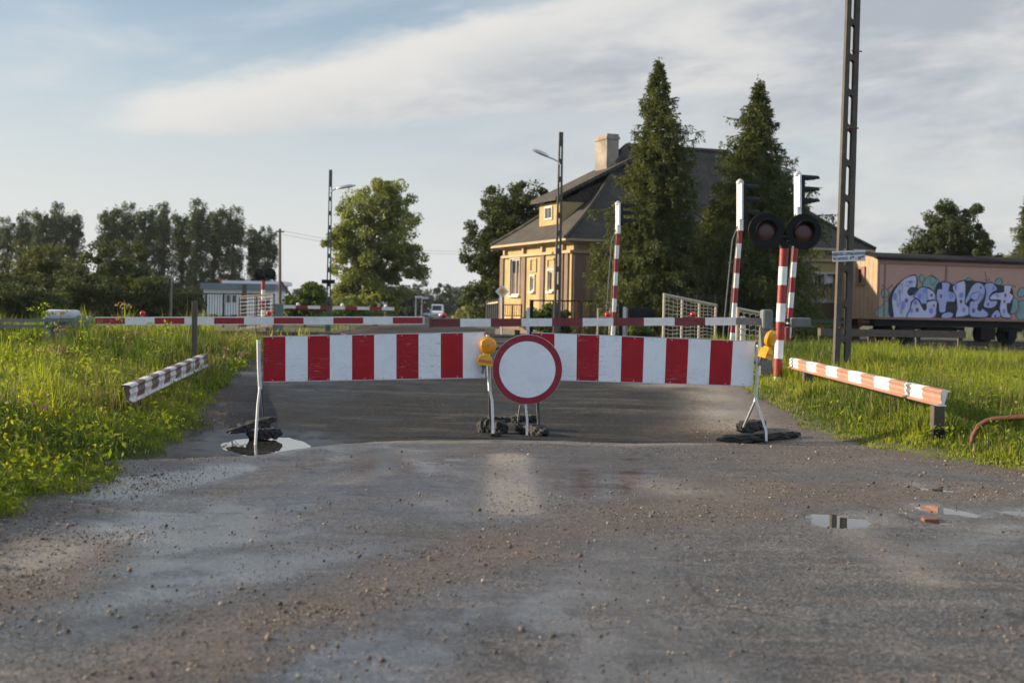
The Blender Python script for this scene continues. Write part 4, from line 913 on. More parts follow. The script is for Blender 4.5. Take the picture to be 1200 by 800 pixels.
# ------------------------------------------------------------------ crossing booms
def boom_lamp(parent, px, py, d, r, mat, mat2=None):
    mb = MB(); c = W(px, py, d); mb.lathe(c, Vector((0, -1, .1)), [(-r * 1.1, r * .5), (-r * .7, r * .9), (0, r), (r * .6, r * .75), (r * .9, .3 * r)], 18); o = mb.build('boom_lamp', mat, parent, True)
    mb = MB(); mb.bar(c - Vector((0, 0, r * .7)), c - Vector((0, 0, r * 1.7)), .03, .03); mb.build('lamp_socket', M['galv_dark'], o)
def stripe_boom(parent, a, b, n, h, w, mats, inset=0.0, first=0):
    mb = MB(); ax = (b - a).normalized(); up = Vector((0, 0, 1)); up = (up - ax * up.dot(ax)).normalized(); f = ax.cross(up); f = f if f.y < 0 else -f
    if inset:
        mb.bar(a, b, w, h, up, 1)
        for k in range(n):
            if (k + first) % 2 == 0:
                p, q = a.lerp(b, k / n), a.lerp(b, (k + 1) / n); mb.box((p + q) / 2 + f * (w / 2 + .002), (q - p).length, .004, h - inset * 2, ax, f, up, 0)
    else:
        for k in range(n): mb.bar(a.lerp(b, k / n), a.lerp(b, (k + 1) / n), w, h, up, (k + first) % 2)
    mb.build('boom', mats, parent)
d = 24.0
BL = thing('crossing_barrier', 'lowered bright red and white boom with a pale topped grey machine', 'crossing barrier', at(74, d), 'near crossing booms')
stripe_boom(BL, W(112, 376, d), W(495.5, 375.4, d), 11, .135, .07, [M['boom_red'], M['white_paint']], .016)
mb = MB(); mb.bar(W(495.5, 375.4, d), W(497.5, 375.4, d), .075, .14); mb.build('boom_tip', M['galv'], BL)
for px in (167, 315): boom_lamp(BL, px, 367.3, d, .048, M['red_lamp'])
mb = MB(); mb.box(W(74, 378, d), .56, .4, .19, bev=.03); mb.box(W(97, 377.5, d), .3, .22, .22, bev=.05); mb.box(W(106, 377, d), .2, .13, .15, bev=.02); mb.build('machine_housing', M['grey_case'], BL)
mb = MB(); mb.box(W(74, 368.5, d - .02), .5, .42, .16, bev=.06); mb.build('machine_cover', M['grey_light'], BL, True)
for dy in (-.28, .28):
    mb = MB(); mb.bar(W(-60, 375, d + dy), W(80, 375.5, d + dy), .06, .05); mb.bar(W(-60, 382.5, d + dy), W(62, 382, d + dy), .05, .05); mb.build('counterweight_arm', M['grey_case'], BL)
mb = MB(); mb.box(W(-35, 379, d), .7, .46, .26, bev=.02); mb.build('counterweight', M['grey_case'], BL)
for px, mt in ((58, 'grey_light'), (90, 'concrete')):
    mb = MB(); p = W(px, 385, d - .1); g_ = ground_z(p.x, p.y); mb.box((p.x, p.y, (p.z + g_) / 2 - .05), .07, .2, p.z - g_ + .1); mb.build('pedestal', M[mt], BL)
mb = MB(); p = W(74, 388, d); g_ = ground_z(p.x, p.y); mb.box((p.x, p.y, (p.z + g_) / 2), .4, .28, p.z - g_ + .04); mb.build('pedestal', M['galv_dark'], BL)
d = 24.2
BRr = thing('crossing_barrier', 'lowered boom with faded dark red stripes, near the mesh gates', 'crossing barrier', at(912, d), 'near crossing booms')
stripe_boom(BRr, W(503.5, 378.3, d), W(862, 376.4, d), 10.5.__int__() + 0, .135, .07, [M['boom_brown'], M['white_paint']])
mb = MB(); mb.bar(W(862, 376.4, d), W(905, 376.8, d), .07, .12); mb.build('boom_root', M['galv_dark'], BRr)
for px, py in ((712, 368.6), (812, 368.4)): boom_lamp(BRr, px, py, d, .05, M['red_lamp'])
mb = MB(); mb.bar(W(503.2, 378.4, d - .04), W(506, 378.4, d - .04), .08, .15); mb.build('boom_tip', M['rust'], BRr)
boom_lamp(BRr, 520, 369.4, d, .045, M['red_lamp']); boom_lamp(BRr, 516.2, 369.2, d, .03, M['white_lamp'])
mb = MB(); mb.box(W(898, 375, d), .18, .3, .36, bev=.04); mb.build('machine_housing', M['grey_case'], BRr)
mb = MB(); mb.box(W(938, 378, d + .1), .32, .3, .17, bev=.03); mb.build('counterweight', M['grey_case'], BRr)
mb = MB(); mb.bar(W(900, 374, d + .2), W(990, 377, d + .25), .05, .05); mb.bar(W(900, 381, d + .2), W(928, 381, d + .25), .05, .05); mb.build('counterweight_arm', M['green_paint'], BRr)
mb = MB(); p = W(898, 380, d); g_ = ground_z(p.x, p.y); mb.box((p.x, p.y, (p.z + g_) / 2 - .05), .2, .26, p.z - g_); mb.build('pedestal', M['galv_dark'], BRr)
d = 62
BF = thing('crossing_barrier', 'far white and red boom lowered beyond the tracks', 'crossing barrier', at(331, d))
stripe_boom(BF, W(332, 359.3, d), W(462, 361.8, d), 9, .14, .07, [M['white_paint'], M['boom_red']])
for px, py in ((349, 356.6), (401, 357.4), (452, 358.6)): boom_lamp(BF, px, py, d, .075, M['white_lamp'])
mb = MB(); p = W(325, 361, d); g_ = ground_z(p.x, p.y); mb.box((p.x, p.y, (p.z + g_) / 2 + .1), .5, .4, p.z - g_ + .2, bev=.05); mb.build('machine_housing', M['grey_case'], BF)

# crossing road lights
def crossing_light(label, px_base, top, d, discs, rd, lens_mat, facing, band, pr, group=None):
    b = at(px_base, d); root = thing('crossing_light', label, 'crossing light', b, group)
    t = W(*top, d); b0 = b - Vector((0, 0, .2)); ax = (t - b0); L = ax.length; n = max(3, int(L / band))
    mb = MB()
    for k in range(n): mb.tube([b0.lerp(t, 1 - k / n), b0.lerp(t, 1 - (k + 1) / n)], pr, 14, k % 2, cap=(k in (0, n - 1)))
    mb.build('post', [M['post_red'], M['white_paint']], root, True)
    mb = MB(); mb.tube([t, t + Vector((0, 0, pr * 1.6))], pr * 1.15, 14); mb.bar(W(discs[0][0], discs[0][1] + 3, d + .03), W(discs[1][0], discs[1][1] + 3, d + .03), .05, .06); mb.bar(t, t + Vector((0, 0, rd * .6)), .06, .06); mb.build('bracket', M['black'], root)
    for (cx, cy, yaw) in discs:
        c = W(cx, cy, d - .06); f = Matrix.Rotation(yaw, 3, 'Z') @ Vector((0, facing, 0)); bp = MB()
        bp.lathe(c, f, [(-.01, rd), (.006, rd), (.012, rd * .98)], 48)
        bp.lathe(c, f, [(-.16, rd * .38), (-.15, rd * .5), (-.01, rd * .55)], 28); pl = bp.build('backplate', M['black'], root, True)
        mb = MB(); mb.lathe(c, f, [(.013, rd * .54), (.022, rd * .5), (.03, rd * .3), (.033, .001)], 32); mb.build('lens', M[lens_mat], pl, True)
        mb = MB(); mb_n = 24; a = f.orthogonal().normalized()
        upv = (Vector((0, 0, 1)) - f * f.z).normalized(); sv = f.cross(upv); k0 = len(mb.v)
        for j in range(mb_n + 1):
            an = math.pi * (-.22 + 1.44 * j / mb_n); u = sv * math.cos(an) + upv * math.sin(an); ln = .05 + .16 * max(0, math.sin(an)) ** .7 if math.sin(an) > 0 else .05
            for rr in (rd * .55, rd * .575): mb.v += [c + f * .013 + u * rr, c + f * ln + u * rr]
        for j in range(mb_n):
            q = k0 + 4 * j; mb.f += [(q, q + 4, q + 5, q + 1), (q + 2, q + 3, q + 7, q + 6), (q + 1, q + 5, q + 7, q + 3)]; mb.m += [0] * 3
        mb.build('hood', M['black'], pl)
crossing_light('unlit double road light with red white post by the tall mast', 910.5, (919, 291), 23.4, [(898, 270.3, R(-3)), (941.8, 271.5, R(4))], .296, 'red_lens', -1, .3, .072)
crossing_light('far double road light seen from behind beyond the tracks', 308, (308.5, 328), 66, [(303, 321.5, R(40)), (316.5, 321, R(8))], .27, 'red_lens', 1, .42, .09)
# ------------------------------------------------------------------ masts and lamp posts
TH = R(20); AX = Vector((math.cos(TH), math.sin(TH), 0)); BX = Vector((-math.sin(TH), math.cos(TH), 0)); UP = Vector((0, 0, 1))
def slotted_mast(name, b, t, w0, w1, dep, slot, gap, sw, parent, X, Y, rot0=.35, mat=None):
    """concrete pole with a row of round ended slots through its face; w0 wide at the foot, w1 at the top"""
    ax = t - b; L = ax.length; Z = ax / L; mb = MB()
    def wid(h): return w0 + (w1 - w0) * h / L
    def leg(side, h0, h1):
        q = []
        for h in (h0, h1):
            w = wid(h); sgm = sw * w / w0; xo, xi = side * w / 2, side * sgm / 2
            q += [b + Z * h + X * x + Y * y for x, y in ((xo, -dep / 2), (xi, -dep / 2), (xi, dep / 2), (xo, dep / 2))]
        mb.add(q, [(0, 1, 2, 3), (4, 5, 6, 7)] + [(j, (j + 1) % 4, 4 + (j + 1) % 4, 4 + j) for j in range(4)])
    leg(-1, 0, L); leg(1, 0, L)
    h = rot0; last = 0
    def web(h0, h1):
        s0, s1 = sw * wid(h0) / w0, sw * wid(h1) / w0
        n = 6; pts = []
        # scalloped ends so each slot is rounded
        top = [(s1 * (-.5 + j / n), h1 + s1 * .5 * abs(2 * j / n - 1) ** 2) for j in range(n + 1)]
        bot = [(s0 * (-.5 + j / n), h0 - s0 * .5 * abs(2 * j / n - 1) ** 2) for j in range(n + 1)]
        poly = bot + top[::-1]; m_ = len(poly)
        q = [b + Z * y_ + X * x_ - Y * (dep / 2 - .004) for x_, y_ in poly] + [b + Z * y_ + X * x_ + Y * (dep / 2 - .004) for x_, y_ in poly]
        fs = []
        for j in range(n): fs += [(j, j + 1, m_ - 2 - j, m_ - 1 - j), (m_ + j, m_ + m_ - 1 - j, m_ + m_ - 2 - j, m_ + j + 1)]
        fs += [(j, m_ + j, m_ + j + 1, j + 1) for j in range(n)] + [(n + 1 + j, m_ + n + 1 + j, m_ + n + 2 + j, n + 2 + j) for j in range(n)]
        mb.add(q, fs)
    prev = .02
    while h < L - .7:
        web(prev, h); prev = h + slot; h = prev + gap
    web(prev, L - .01)
    return mb.build(name, mat or M['concrete'], parent)
d = 23.7; b = at(985.5, d) - Vector((0, 0, .2)); t = W(1004.3, -150, d)
ms = thing('utility_mast', 'tallest slotted concrete mast, carrying the small white notice plate', 'mast', b + Vector((0, 0, .2)))
slotted_mast('shaft', b, t, .27, .2, .17, .5, .085, .088, ms, Vector((1, 0, 0)), Vector((0, 1, 0)), .3)
mb = MB()
for yy in (384, 150, 60):
    p = W(1000 - (yy - 150) * .045, yy, d - .09); mb.bar(p - AX * .1, p + AX * .1, .02, .02)
mb.build('cross_bolts', M['rust'], ms)
mb = MB(); p = W(996, -20, d); mb.tube([p, W(993, 0, d), W(992.5, 10, d)], .008, 6); mb.build('wire_end', M['rust'], ms)
# notice plate
ds = 23.5
pl = thing('notice_sign', 'small white notice plate with black lettering on the mast', 'sign', W(995, 306, ds))
pc = W(995, 300, ds); X = (W(1014.5, 299.3, ds) - W(976, 300.7, ds)).normalized(); F = X.cross(UP).normalized(); F = F if F.y < 0 else -F; Z = X.cross(-F).normalized(); Z = Z if Z.z > 0 else -Z
wS = 38.6 / FPX * ds; hS = 12.6 / FPX * ds
mb = MB(); mb.box(pc, wS, .008, hS, X, F, Z, 0, .003); mb.build('plate', M['enamel'], pl)
def lettering(text, size, centre, Xv, Zv, Fv, parent, mat, name='lettering', align='CENTER', bold=.0):
    cu = bpy.data.curves.new(name, 'FONT'); cu.body = text; cu.size = size; cu.align_x = align; cu.align_y = 'CENTER'; cu.extrude = .0008; cu.offset = bold
    tmp = bpy.data.objects.new('tmp', cu); COL.objects.link(tmp)
    me = bpy.data.meshes.new_from_object(tmp.evaluated_get(bpy.context.evaluated_depsgraph_get())); bpy.data.objects.remove(tmp); bpy.data.curves.remove(cu)
    off = parent_loc(parent); mt = Matrix((Xv, Zv, Fv)).transposed()
    for v in me.vertices: v.co = mt @ v.co + Vector(centre) - off
    me.materials.clear(); me.materials.append(mat); o = bpy.data.objects.new(name, me); COL.objects.link(o); o.parent = parent; return o
lettering('PRZEJAZD OBSŁUGIWANY', .058, pc + Z * hS * .2 + F * .006, X, Z, F, pl, M['ink_text'], bold=.0022)
lettering('W GODZ. 4⁰⁰ - 20⁰⁰', .058, pc - Z * hS * .22 - X * .01 + F * .006, X, Z, F, pl, M['ink_text'], bold=.0022)
mb = MB()
for sx in (-.46, .46): mb.lathe(pc + X * wS * sx + F * .004, F, [(0, .008), (.005, .006)], 8)
mb.build('screws', M['rust'], pl)

def lamp_post(label, px, d, top_y, lean, arm_pts, head, group, box=False):
    b = at(px, d) - Vector((0, 0, .2)); t = W(px + lean, top_y, d); root = thing('lamp_post', label, 'street lamp', b + Vector((0, 0, .2)), group)
    ro = R(7); slotted_mast('post', b, t, .2 if box else .24, .13, .11, .42, .16, .075, root, Vector((math.cos(ro), math.sin(ro), 0)), Vector((-math.sin(ro), math.cos(ro), 0)), .5, M['green_paint'] if box else None)
    mb = MB(); mb.tube([W(x, y, d - .1) for x, y in arm_pts], .026, 8); mb.build('lamp_arm', M['galv'], root, True)
    a, c = W(*head[0], d - .1), W(*head[1], d - .1); ax = (c - a); L = ax.length; X = ax / L; up = (UP - X * X.z).normalized(); Yv = X.cross(up); mb = MB(); n = 12; prof = [(0, .02, .05), (.1, .09, .075), (.35, .14, .11), (.7, .13, .1), (.93, .08, .06), (1, .02, .02)]
    for tt, w, h in prof:
        for j in range(n):
            an = 2 * math.pi * j / n; s_ = math.sin(an); mb.v.append(a + X * (L * tt) + Yv * math.cos(an) * w + up * (s_ * h * (.9 if s_ > 0 else .35)))
    for i in range(len(prof) - 1):
        for j in range(n): mb.f.append((i * n + j, i * n + (j + 1) % n, (i + 1) * n + (j + 1) % n, (i + 1) * n + j)); mb.m.append(0)
    mb.build('lamp_head', M['galv'], root, True)
    if box:
        mb = MB(); p = W(px + .5, 330, d - .15); mb.box(p, .5, .3, .16); mb.build('switch_box', M['black'], root)
lamp_post('dark green slotted lamp post before the light green tree', 384.3, 58, 199, 3.2, [(387, 226), (390, 223), (396, 220.5)], [(394, 221.5), (417, 217.5)], 'lamp posts at the crossing', True)
lamp_post('slotted concrete lamp post before the yellow house', 652, 46, 155, 5.6, [(656, 193), (654, 189.5), (649, 186.5), (641, 183.5)], [(642.5, 184), (623, 175.5)], 'lamp posts at the crossing')
# small far street lamps
for i, (px, d, ty, lb) in enumerate([(426, 105, 308, 'small far street lamp in front of the light tree trunk'), (444, 125, 313, 'small far street lamp beside the small diamond sign'), (487, 140, 348, 'tiny far street lamp left of the distant van'), (494, 145, 349, 'tiny far street lamp just left of the distant van')]):
    b = at(px, d); t = W(px + .6, ty + 2, d); root = thing('street_lamp', lb, 'street lamp', b, 'far street lamps'); mb = MB(); mb.tube([b, t], [.09, .06], 8); mb.build('post', M['galv_dark'], root)
    mb = MB(); mb.tube([t, W(px + 2, ty, d)], .03, 6); mb.box(W(px + 4, ty + .2, d), .7 if d < 150 else .9, .3, .22, bev=.05); mb.build('lamp_head', M['galv'], root)
# telegraph pole and wires
b = at(328, 100); root = thing('telegraph_pole', 'thin telegraph pole with wires beside the white building', 'pole', b); mb = MB(); tp = W(328, 268, 100); mb.tube([b, tp], [.12, .09], 8); mb.build('pole', M['wood'], root); mb = MB(); mb.bar(tp - Vector((.3, 0, .2)), tp + Vector((.3, 0, -.2)), .1, .1); mb.tube([b + Vector((2.2, 0, 0)), b.lerp(tp, .45)], .1, 6); mb.build('strut', M['wood'], root)
mb = MB()
for dz in (0, -.25):
    p, q = tp + Vector((.2, 0, dz - .15)), W(600, 292, 150) + Vector((0, 0, dz)); mb.tube([p.lerp(q, k / 10) - Vector((0, 0, 1.2 * (1 - (2 * k / 10 - 1) ** 2) * .6)) for k in range(11)], .012, 4)
mb.build('wires', M['black'], root)

# ------------------------------------------------------------------ railway signals
def rail_signal(label, px, d, top, head_y, band, group, lean=0, wires=True):
    b = at(px, d); root = thing('railway_signal', label, 'railway signal', b, group); t = W(*top, d); b0 = b - Vector((0, 0, .15)); hb = W(top[0] - lean * .3, head_y, d)
    L = (hb - b0).length; n = int(L / band); mb = MB()
    for k in range(n): mb.tube([hb.lerp(b0, k / n), hb.lerp(b0, (k + 1) / n)], .065, 12, k % 2, cap=k in (0, n - 1))
    mb.build('post', [M['post_red'], M['white_paint']], root, True)
    ax = (t - hb).normalized(); L = (t - hb).length; F = AX.copy()          # the lit side looks along the track to the right
    c = (t + hb) / 2 + ax * .12; S = F.cross(ax).normalized()
    mb = MB(); mb.box(c + F * .0, .06, .26, L * .8, F, S, ax, 0, .01); mb.box(hb + ax * .1, .12, .14, .3, F, S, ax); hd = mb.build('signal_head', M['white_paint'], root)
    mb = MB(); mb.box(c + F * .085, .1, .24, L * .76, F, S, ax, 0, .01); mb.build('lamp_case', M['black'], hd)
    for k in range(3):
        p = c + ax * (L * .29 - L * .28 * k) + F * .13; mb = MB(); n_ = 12
        for j in range(n_ + 1):
            an = math.pi * j / n_; u = S * math.cos(an) * .11 + ax * math.sin(an) * .11; mb.v += [p + u, p + u * .95 + F * (.42 if 0 < j < n_ else .2), p + u * 1.12, p + u * 1.07 + F * (.42 if 0 < j < n_ else .2)]
        for j in range(n_): q = 4 * j; mb.f += [(q, q + 4, q + 5, q + 1), (q + 2, q + 3, q + 7, q + 6), (q + 1, q + 5, q + 7, q + 3)]; mb.m += [0] * 3
        mb.build('visor', M['black'], hd)
    mb = MB(); mb.lathe(t + ax * .06, ax, [(-.06, .1), (0, .09), (.06, .02)], 12); mb.build('cap', M['grey_light'], hd)
    mb = MB(); mb.tube([hb - F * .05 + ax * .1, hb - F * .22 - ax * .3, hb.lerp(b0, .5) - F * .25, b0 - F * .3], .014, 6); mb.tube([hb - F * .05, hb - F * .12 - ax * .5, b0 - F * .14], .012, 6); mb.build('cables', M['galv_dark'], root, True)
    mb = MB(); mb.box(b + Vector((0, 0, .05)), .4, .4, .3, AX, BX, UP, 0, .02); mb.build('footing', M['concrete'], root)
rg = 'railway signals facing right along the tracks'
rail_signal('railway signal on a striped post, nearest to the yellow house corner', 717.5, 45, (724.2, 240), 272, .38, rg)
rail_signal('slightly leaning railway signal on a striped post beside the mesh gates', 856.5, 37, (867.2, 215), 268, .365, rg)
rail_signal('railway signal directly behind the double road light', 921, 34.5, (935, 206), 254, .365, rg)

# ------------------------------------------------------------------ tracks
def track(o, L0, L1, label):
    root = thing('railway_track', label, 'railway track', (o.x, o.y, .4), 'railway tracks across the road'); root['kind'] = 'structure'
    z = .345
    mb = MB(); a, b = o + AX * L0, o + AX * L1; pts = []
    n = 60
    for k in range(n + 1):
        p = a.lerp(b, k / n)
        for w, zz in ((-2.1, .22), (-1.5, z), (1.5, z), (2.1, .22)): mb.v.append(Vector((p.x, p.y, zz + random.uniform(-.015, .015))) + BX * w)
    for k in range(n):
        for j in range(3): q = 4 * k + j; mb.f.append((q, q + 1, q + 5, q + 4)); mb.m.append(0)
    mb.build('ballast', M['ballast'], root)
    mb = MB(); k = L0
    while k < L1:
        p = o + AX * k
        if edge(np.array([p.x]), np.array([p.y]))[0] < .2: mb.box(Vector((p.x, p.y, z + .02)), .24, 2.5, .1, AX, BX, UP)
        k += .62
    s = mb.build('sleepers', M['sleeper'], root); s['kind'] = 'stuff'
    mb = MB(); ks = [k_ for k_ in np.arange(L0, L1, .25) if edge(np.array([(o + AX * k_).x]), np.array([(o + AX * k_).y]))[0] > -.1]
    for w0_, w1_ in ((-1.75, -.82), (-.66, .66), (.82, 1.75)):
        nb = 4
        for q_ in range(nb):
            lo_, hi_ = w0_ + (w1_ - w0_) * q_ / nb, w0_ + (w1_ - w0_) * (q_ + 1) / nb - .012
            mb.box(o + AX * ((ks[0] + ks[-1]) / 2) + BX * ((lo_ + hi_) / 2) + UP * (.5 + .004 * (q_ % 2)), ks[-1] - ks[0], hi_ - lo_, .1, AX, BX, UP)
    mb.build('crossing_deck', M['deck'], root)
    for sd in (-1, 1):
        mb = MB(); c = Vector((0, 0, 0))
        for w, h, zz in ((.13, .015, .08), (.02, .1, .13), (.07, .035, .19)):
            mb.box((a + b) / 2 + BX * (.75 * sd) + Vector((0, 0, z + zz - (a.z + b.z) / 2)), L1 - L0, w, h, AX, BX, UP)
        mb.build('rail', M['rail_steel'], root)
M['deck'] = plain('tarred_crossing_deck', (0.035, 0.03, 0.027), 0.8, dirt=0.6, dscale=4, dcol=(0.08, 0.065, 0.055), bmp=0.5)
M['ballast'] = plain('oily_ballast', (0.11, 0.095, 0.08), 0.95, dirt=0.8, dscale=3, dcol=(0.03, 0.026, 0.022), bmp=1.0, bscale=14)
track(Vector((0, 35.5, 0)), -22, 30, 'near rusty railway track across the road')
track(Vector((0, 40.5, 0)), -26, 34, 'middle rusty railway track across the road')
WC = W(1027, 404, 55.0)                                    # near corner of the wagon
o3 = Vector((WC.x, WC.y, 0)) + BX * 1.35; o3 -= AX * (o3.x / AX.x); o3.z = 0
track(o3, -28, 36, 'far railway track that carries the wagon')
# long low timber kerb / rail along the right of the near track
p = W(960, 389, 31.5); q = W(1130, 392, 33); mb = MB(); mb.bar(Vector((p.x, p.y, p.z)), q, .12, .16); o = MB()
tf = thing('track_fence', 'low timber rail on short posts before the wagon', 'rail fence', (p.x, p.y, ground_z(p.x, p.y))); mb.build('beam', M['wood'], tf)
for t_ in (.02, .35, .68, .98):
    r_ = p.lerp(q, t_); g_ = ground_z(r_.x, r_.y); mb = MB(); mb.box((r_.x, r_.y + .1, (r_.z + g_) / 2), .1, .08, r_.z - g_ + .2); mb.build('post', M['wood'], tf)

# ------------------------------------------------------------------ wagon
zr = WC.z; wag = thing('railway_wagon', 'salmon pink railway wagon covered in lavender graffiti', 'wagon', (WC.x, WC.y, zr))
def wl(a, b, z): return Vector((WC.x, WC.y, zr)) + AX * a + BX * b + UP * z
LW, WW, zb, zt = 8.6, 2.6, 1.0, 3.33
mb = MB()
def wall_box(mb, a0, a1, b0, b1, z0, z1, mi=0): mb.box(wl((a0 + a1) / 2, (b0 + b1) / 2, (z0 + z1) / 2), a1 - a0, b1 - b0, z1 - z0, AX, BX, UP, mi)
wall_box(mb, 0.0, LW, 0, WW, zb, zt); mb.build('body', M['wagon'], wag)
mb = MB(); wall_box(mb, -.03, -.003, 0, WW, zb, zt + .0); 
arc = [(WW * j / 10, zt + .18 * math.sin(math.pi * j / 10)) for j in range(11)]
mb.add([wl(-.03, b_, z_) for b_, z_ in arc], [tuple(range(11))])
end = mb.build('end_wall', M['wagon_end'], wag)
for j in range(6):
    mb = MB()
mb = MB()
for j in range(1, 9): wall_box(mb, -.036, -.031, WW * j / 9 - .006, WW * j / 9 + .006, zb + .02, zt - .02)
mb.build('board_joints', M['wagon_trim'], end)
# roof
mb = MB(); n = 14; prof = [(-.14 + (WW + .28) * j / n, zt - .03 + .24 * math.sin(math.pi * j / n) ** .8) for j in range(n + 1)]
k0 = len(mb.v)
for a_ in (-.18, LW + .18):
    for off in (0, -.09): mb.v += [wl(a_, b_, z_ + off + .09) for b_, z_ in prof]
m_ = n + 1
for j in range(n):
    mb.f += [(j, j + 1, 2 * m_ + j + 1, 2 * m_ + j), (m_ + j, 3 * m_ + j, 3 * m_ + j + 1, m_ + j + 1), (j, m_ + j, m_ + j + 1, j + 1), (2 * m_ + j, 2 * m_ + j + 1, 3 * m_ + j + 1, 3 * m_ + j)]; mb.m += [0] * 4
mb.f += [(0, 2 * m_, 3 * m_, m_), (n, m_ + n, 3 * m_ + n, 2 * m_ + n)]; mb.m += [0, 0]
mb.build('roof', M['felt'], wag, True)
mb = MB(); wall_box(mb, 0, LW, -.02, -.003, zt - .2, zt - .13); wall_box(mb, 0.28, .36, -.02, -.003, zb + .05, zt - .2); wall_box(mb, 3.1, 3.2, -.02, -.003, 2.5, zt - .2); wall_box(mb, 0, LW, -.03, -.003, zb, zb + .09); wall_box(mb, .0, .07, -.022, -.003, zb + .09, zt - .2); mb.build('side_battens', M['wagon_trim'], wag)
mb = MB(); EP = wl(-.03, 0, 0); e0 = on_plane(1004.0, 324, EP, -AX) - EP; e1 = on_plane(1014.8, 312, EP, -AX) - EP; b0, b1 = sorted((e0.dot(BX), e1.dot(BX))); z0, z1 = (on_plane(1009, 334.5, EP, -AX) - EP).z, (on_plane(1009, 312.5, EP, -AX) - EP).z
for q in ((b0, b1, z0, z0 + .1), (b0, b1, z1 - .1, z1), (b0, b0 + .2, z0 + .1, z1 - .1), (b1 - .2, b1, z0 + .1, z1 - .1)): wall_box(mb, -.09, -.031, *q)
wf = mb.build('window', M['wagon_trim'], wag)
mb = MB(); wall_box(mb, -.045, -.034, b0 + .1, b1 - .1, z0 + .1, z1 - .1); mb.build('pane', M['pane'], wf)
mb = MB(); wall_box(mb, .05, LW - .05, .12, .22, zb - .26, zb - .002); wall_box(mb, .05, LW - .05, WW - .22, WW - .12, zb - .26, zb - .002); wall_box(mb, -.05, .12, .05, WW - .05, zb - .28, zb - .004)
wall_box(mb, 2.6, 4.4, .4, 1.6, zb - .6, zb - .27); wall_box(mb, 5.0, 5.7, .15, .5, zb - .75, zb - .27); mb.build('underframe', M['black'], wag)
for bb in (.5, WW - .5):
    mb = MB(); c = wl(-.05, bb, zb - .15); mb.lathe(c, -AX, [(0, .1), (.3, .07), (.32, .07), (.33, .18), (.36, .18), (.375, .1)], 18); mb.build('buffer', M['rust'], wag, True)
for a_ in (1.7, 6.6):
    mb = MB(); mb.tube([wl(a_, .3, .48), wl(a_, WW - .3, .48)], .07, 10); mb.build('axle', M['black'], wag)
    for bb in (.56, WW - .56):
        mb = MB(); mb.lathe(wl(a_, bb, .48), BX, [(-.07, .2), (-.06, .42), (-.05, .45), (.05, .45), (.06, .48), (.08, .48)], 28); mb.build('wheel', M['black'], wag, True)
    mb = MB(); wall_box(mb, a_ - .2, a_ + .2, .2, .36, .32, .64); wall_box(mb, a_ - .6, a_ + .6, .22, .3, .66, .72); wall_box(mb, a_ - .45, a_ + .45, .21, .31, .6, .66); mb.build('axle_box', M['black'], wag)

# graffiti: flat paint patches following the letters
GP0 = wl(0, -.0, 0); GN = -BX
def gpt(crop, X, Y):
    px = (1025 if crop == 0 else 1110) + X / 12.31; py = 315 + Y / 12.31
    p = on_plane(px, py, GP0, GN); r = p - wl(0, 0, 0); return (r.dot(AX), r.z)
def smooth_poly(pts, sub=5, closed=True):
    n = len(pts); out = []
    for i in range(n if closed else n - 1):
        p0, p1, p2, p3 = (np.array(pts[(i + k) % n] if closed else pts[min(max(i + k, 0), n - 1)]) for k in (-1, 0, 1, 2))
        for s_ in range(sub):
            t = s_ / sub; out.append(tuple(.5 * ((2 * p1) + (-p0 + p2) * t + (2 * p0 - 5 * p1 + 4 * p2 - p3) * t * t + (-p0 + 3 * p1 - 3 * p2 + p3) * t ** 3)))
    if not closed: out.append(pts[-1])
    return out
GL = [0.0035]
def patch(mb, poly, lvl, mi):
    v3 = [Vector((p[0], p[1], 0)) for p in poly]; tris = geometry.tessellate_polygon([v3])
    mb.add([wl(p[0], -lvl, p[1]) for p in poly], [tuple(t) for t in tris], mi)
def line(mb, poly, w, lvl, mi, closed=True):
    n = len(poly); k0 = len(mb.v)
    for i, p in enumerate(poly):
        a = np.array(poly[(i - 1) % n] if closed else poly[max(i - 1, 0)]); b_ = np.array(poly[(i + 1) % n] if closed else poly[min(i + 1, n - 1)])
        t = b_ - a; t = t / (np.hypot(*t) + 1e-9); nn = np.array([-t[1], t[0]]); ww = w * (1 + .25 * math.sin(i * .7))
        q0 = np.array(p) + nn * ww / 2; q1 = np.array(p) - nn * ww / 2
        mb.v += [wl(q0[0], -lvl, q0[1]), wl(q1[0], -lvl, q1[1])]
    for i in range(n if closed else n - 1): j = (i + 1) % n; mb.f.append((k0 + 2 * i, k0 + 2 * j, k0 + 2 * j + 1, k0 + 2 * i + 1)); mb.m.append(mi)
fills = MB(); inks = MB(); dots = MB(); LV = [.004]
def letter(crop, pts, mi, w=.035, ink=0, sub=4):
    poly = smooth_poly([gpt(crop, *p) for p in pts], sub); LV[0] += .0007
    patch(fills, poly, LV[0], mi); line(inks, poly, w, LV[0] + .0004, ink); return poly
# pale green bubbles behind the letters
letter(0, [(20, 590), (90, 550), (190, 450), (215, 620), (240, 690), (25, 690)], 2, .03, 1)
letter(0, [(95, 350), (120, 290), (170, 290), (205, 340), (190, 400), (140, 420), (105, 390)], 2, .035, 1)
letter(0, [(640, 140), (670, 85), (710, 100), (715, 160), (690, 195), (655, 180)], 2, .03, 1)
letter(0, [(705, 290), (700, 190), (800, 95), (880, 130), (935, 190), (925, 300), (850, 310)], 2, .035, 1)
letter(0, [(805, 110), (880, 140), (870, 200), (830, 240), (800, 190)], 2, .02, 1)
letter(1, [(250, 180), (300, 130), (350, 150), (365, 200), (300, 260), (265, 240)], 2, .03, 1)
letter(1, [(690, 200), (720, 140), (770, 140), (795, 190), (760, 240), (710, 240)], 2, .035, 1)
letter(1, [(1010, 370), (1040, 290), (1080, 265), (1120, 300), (1110, 380), (1050, 410)], 2, .035, 1)
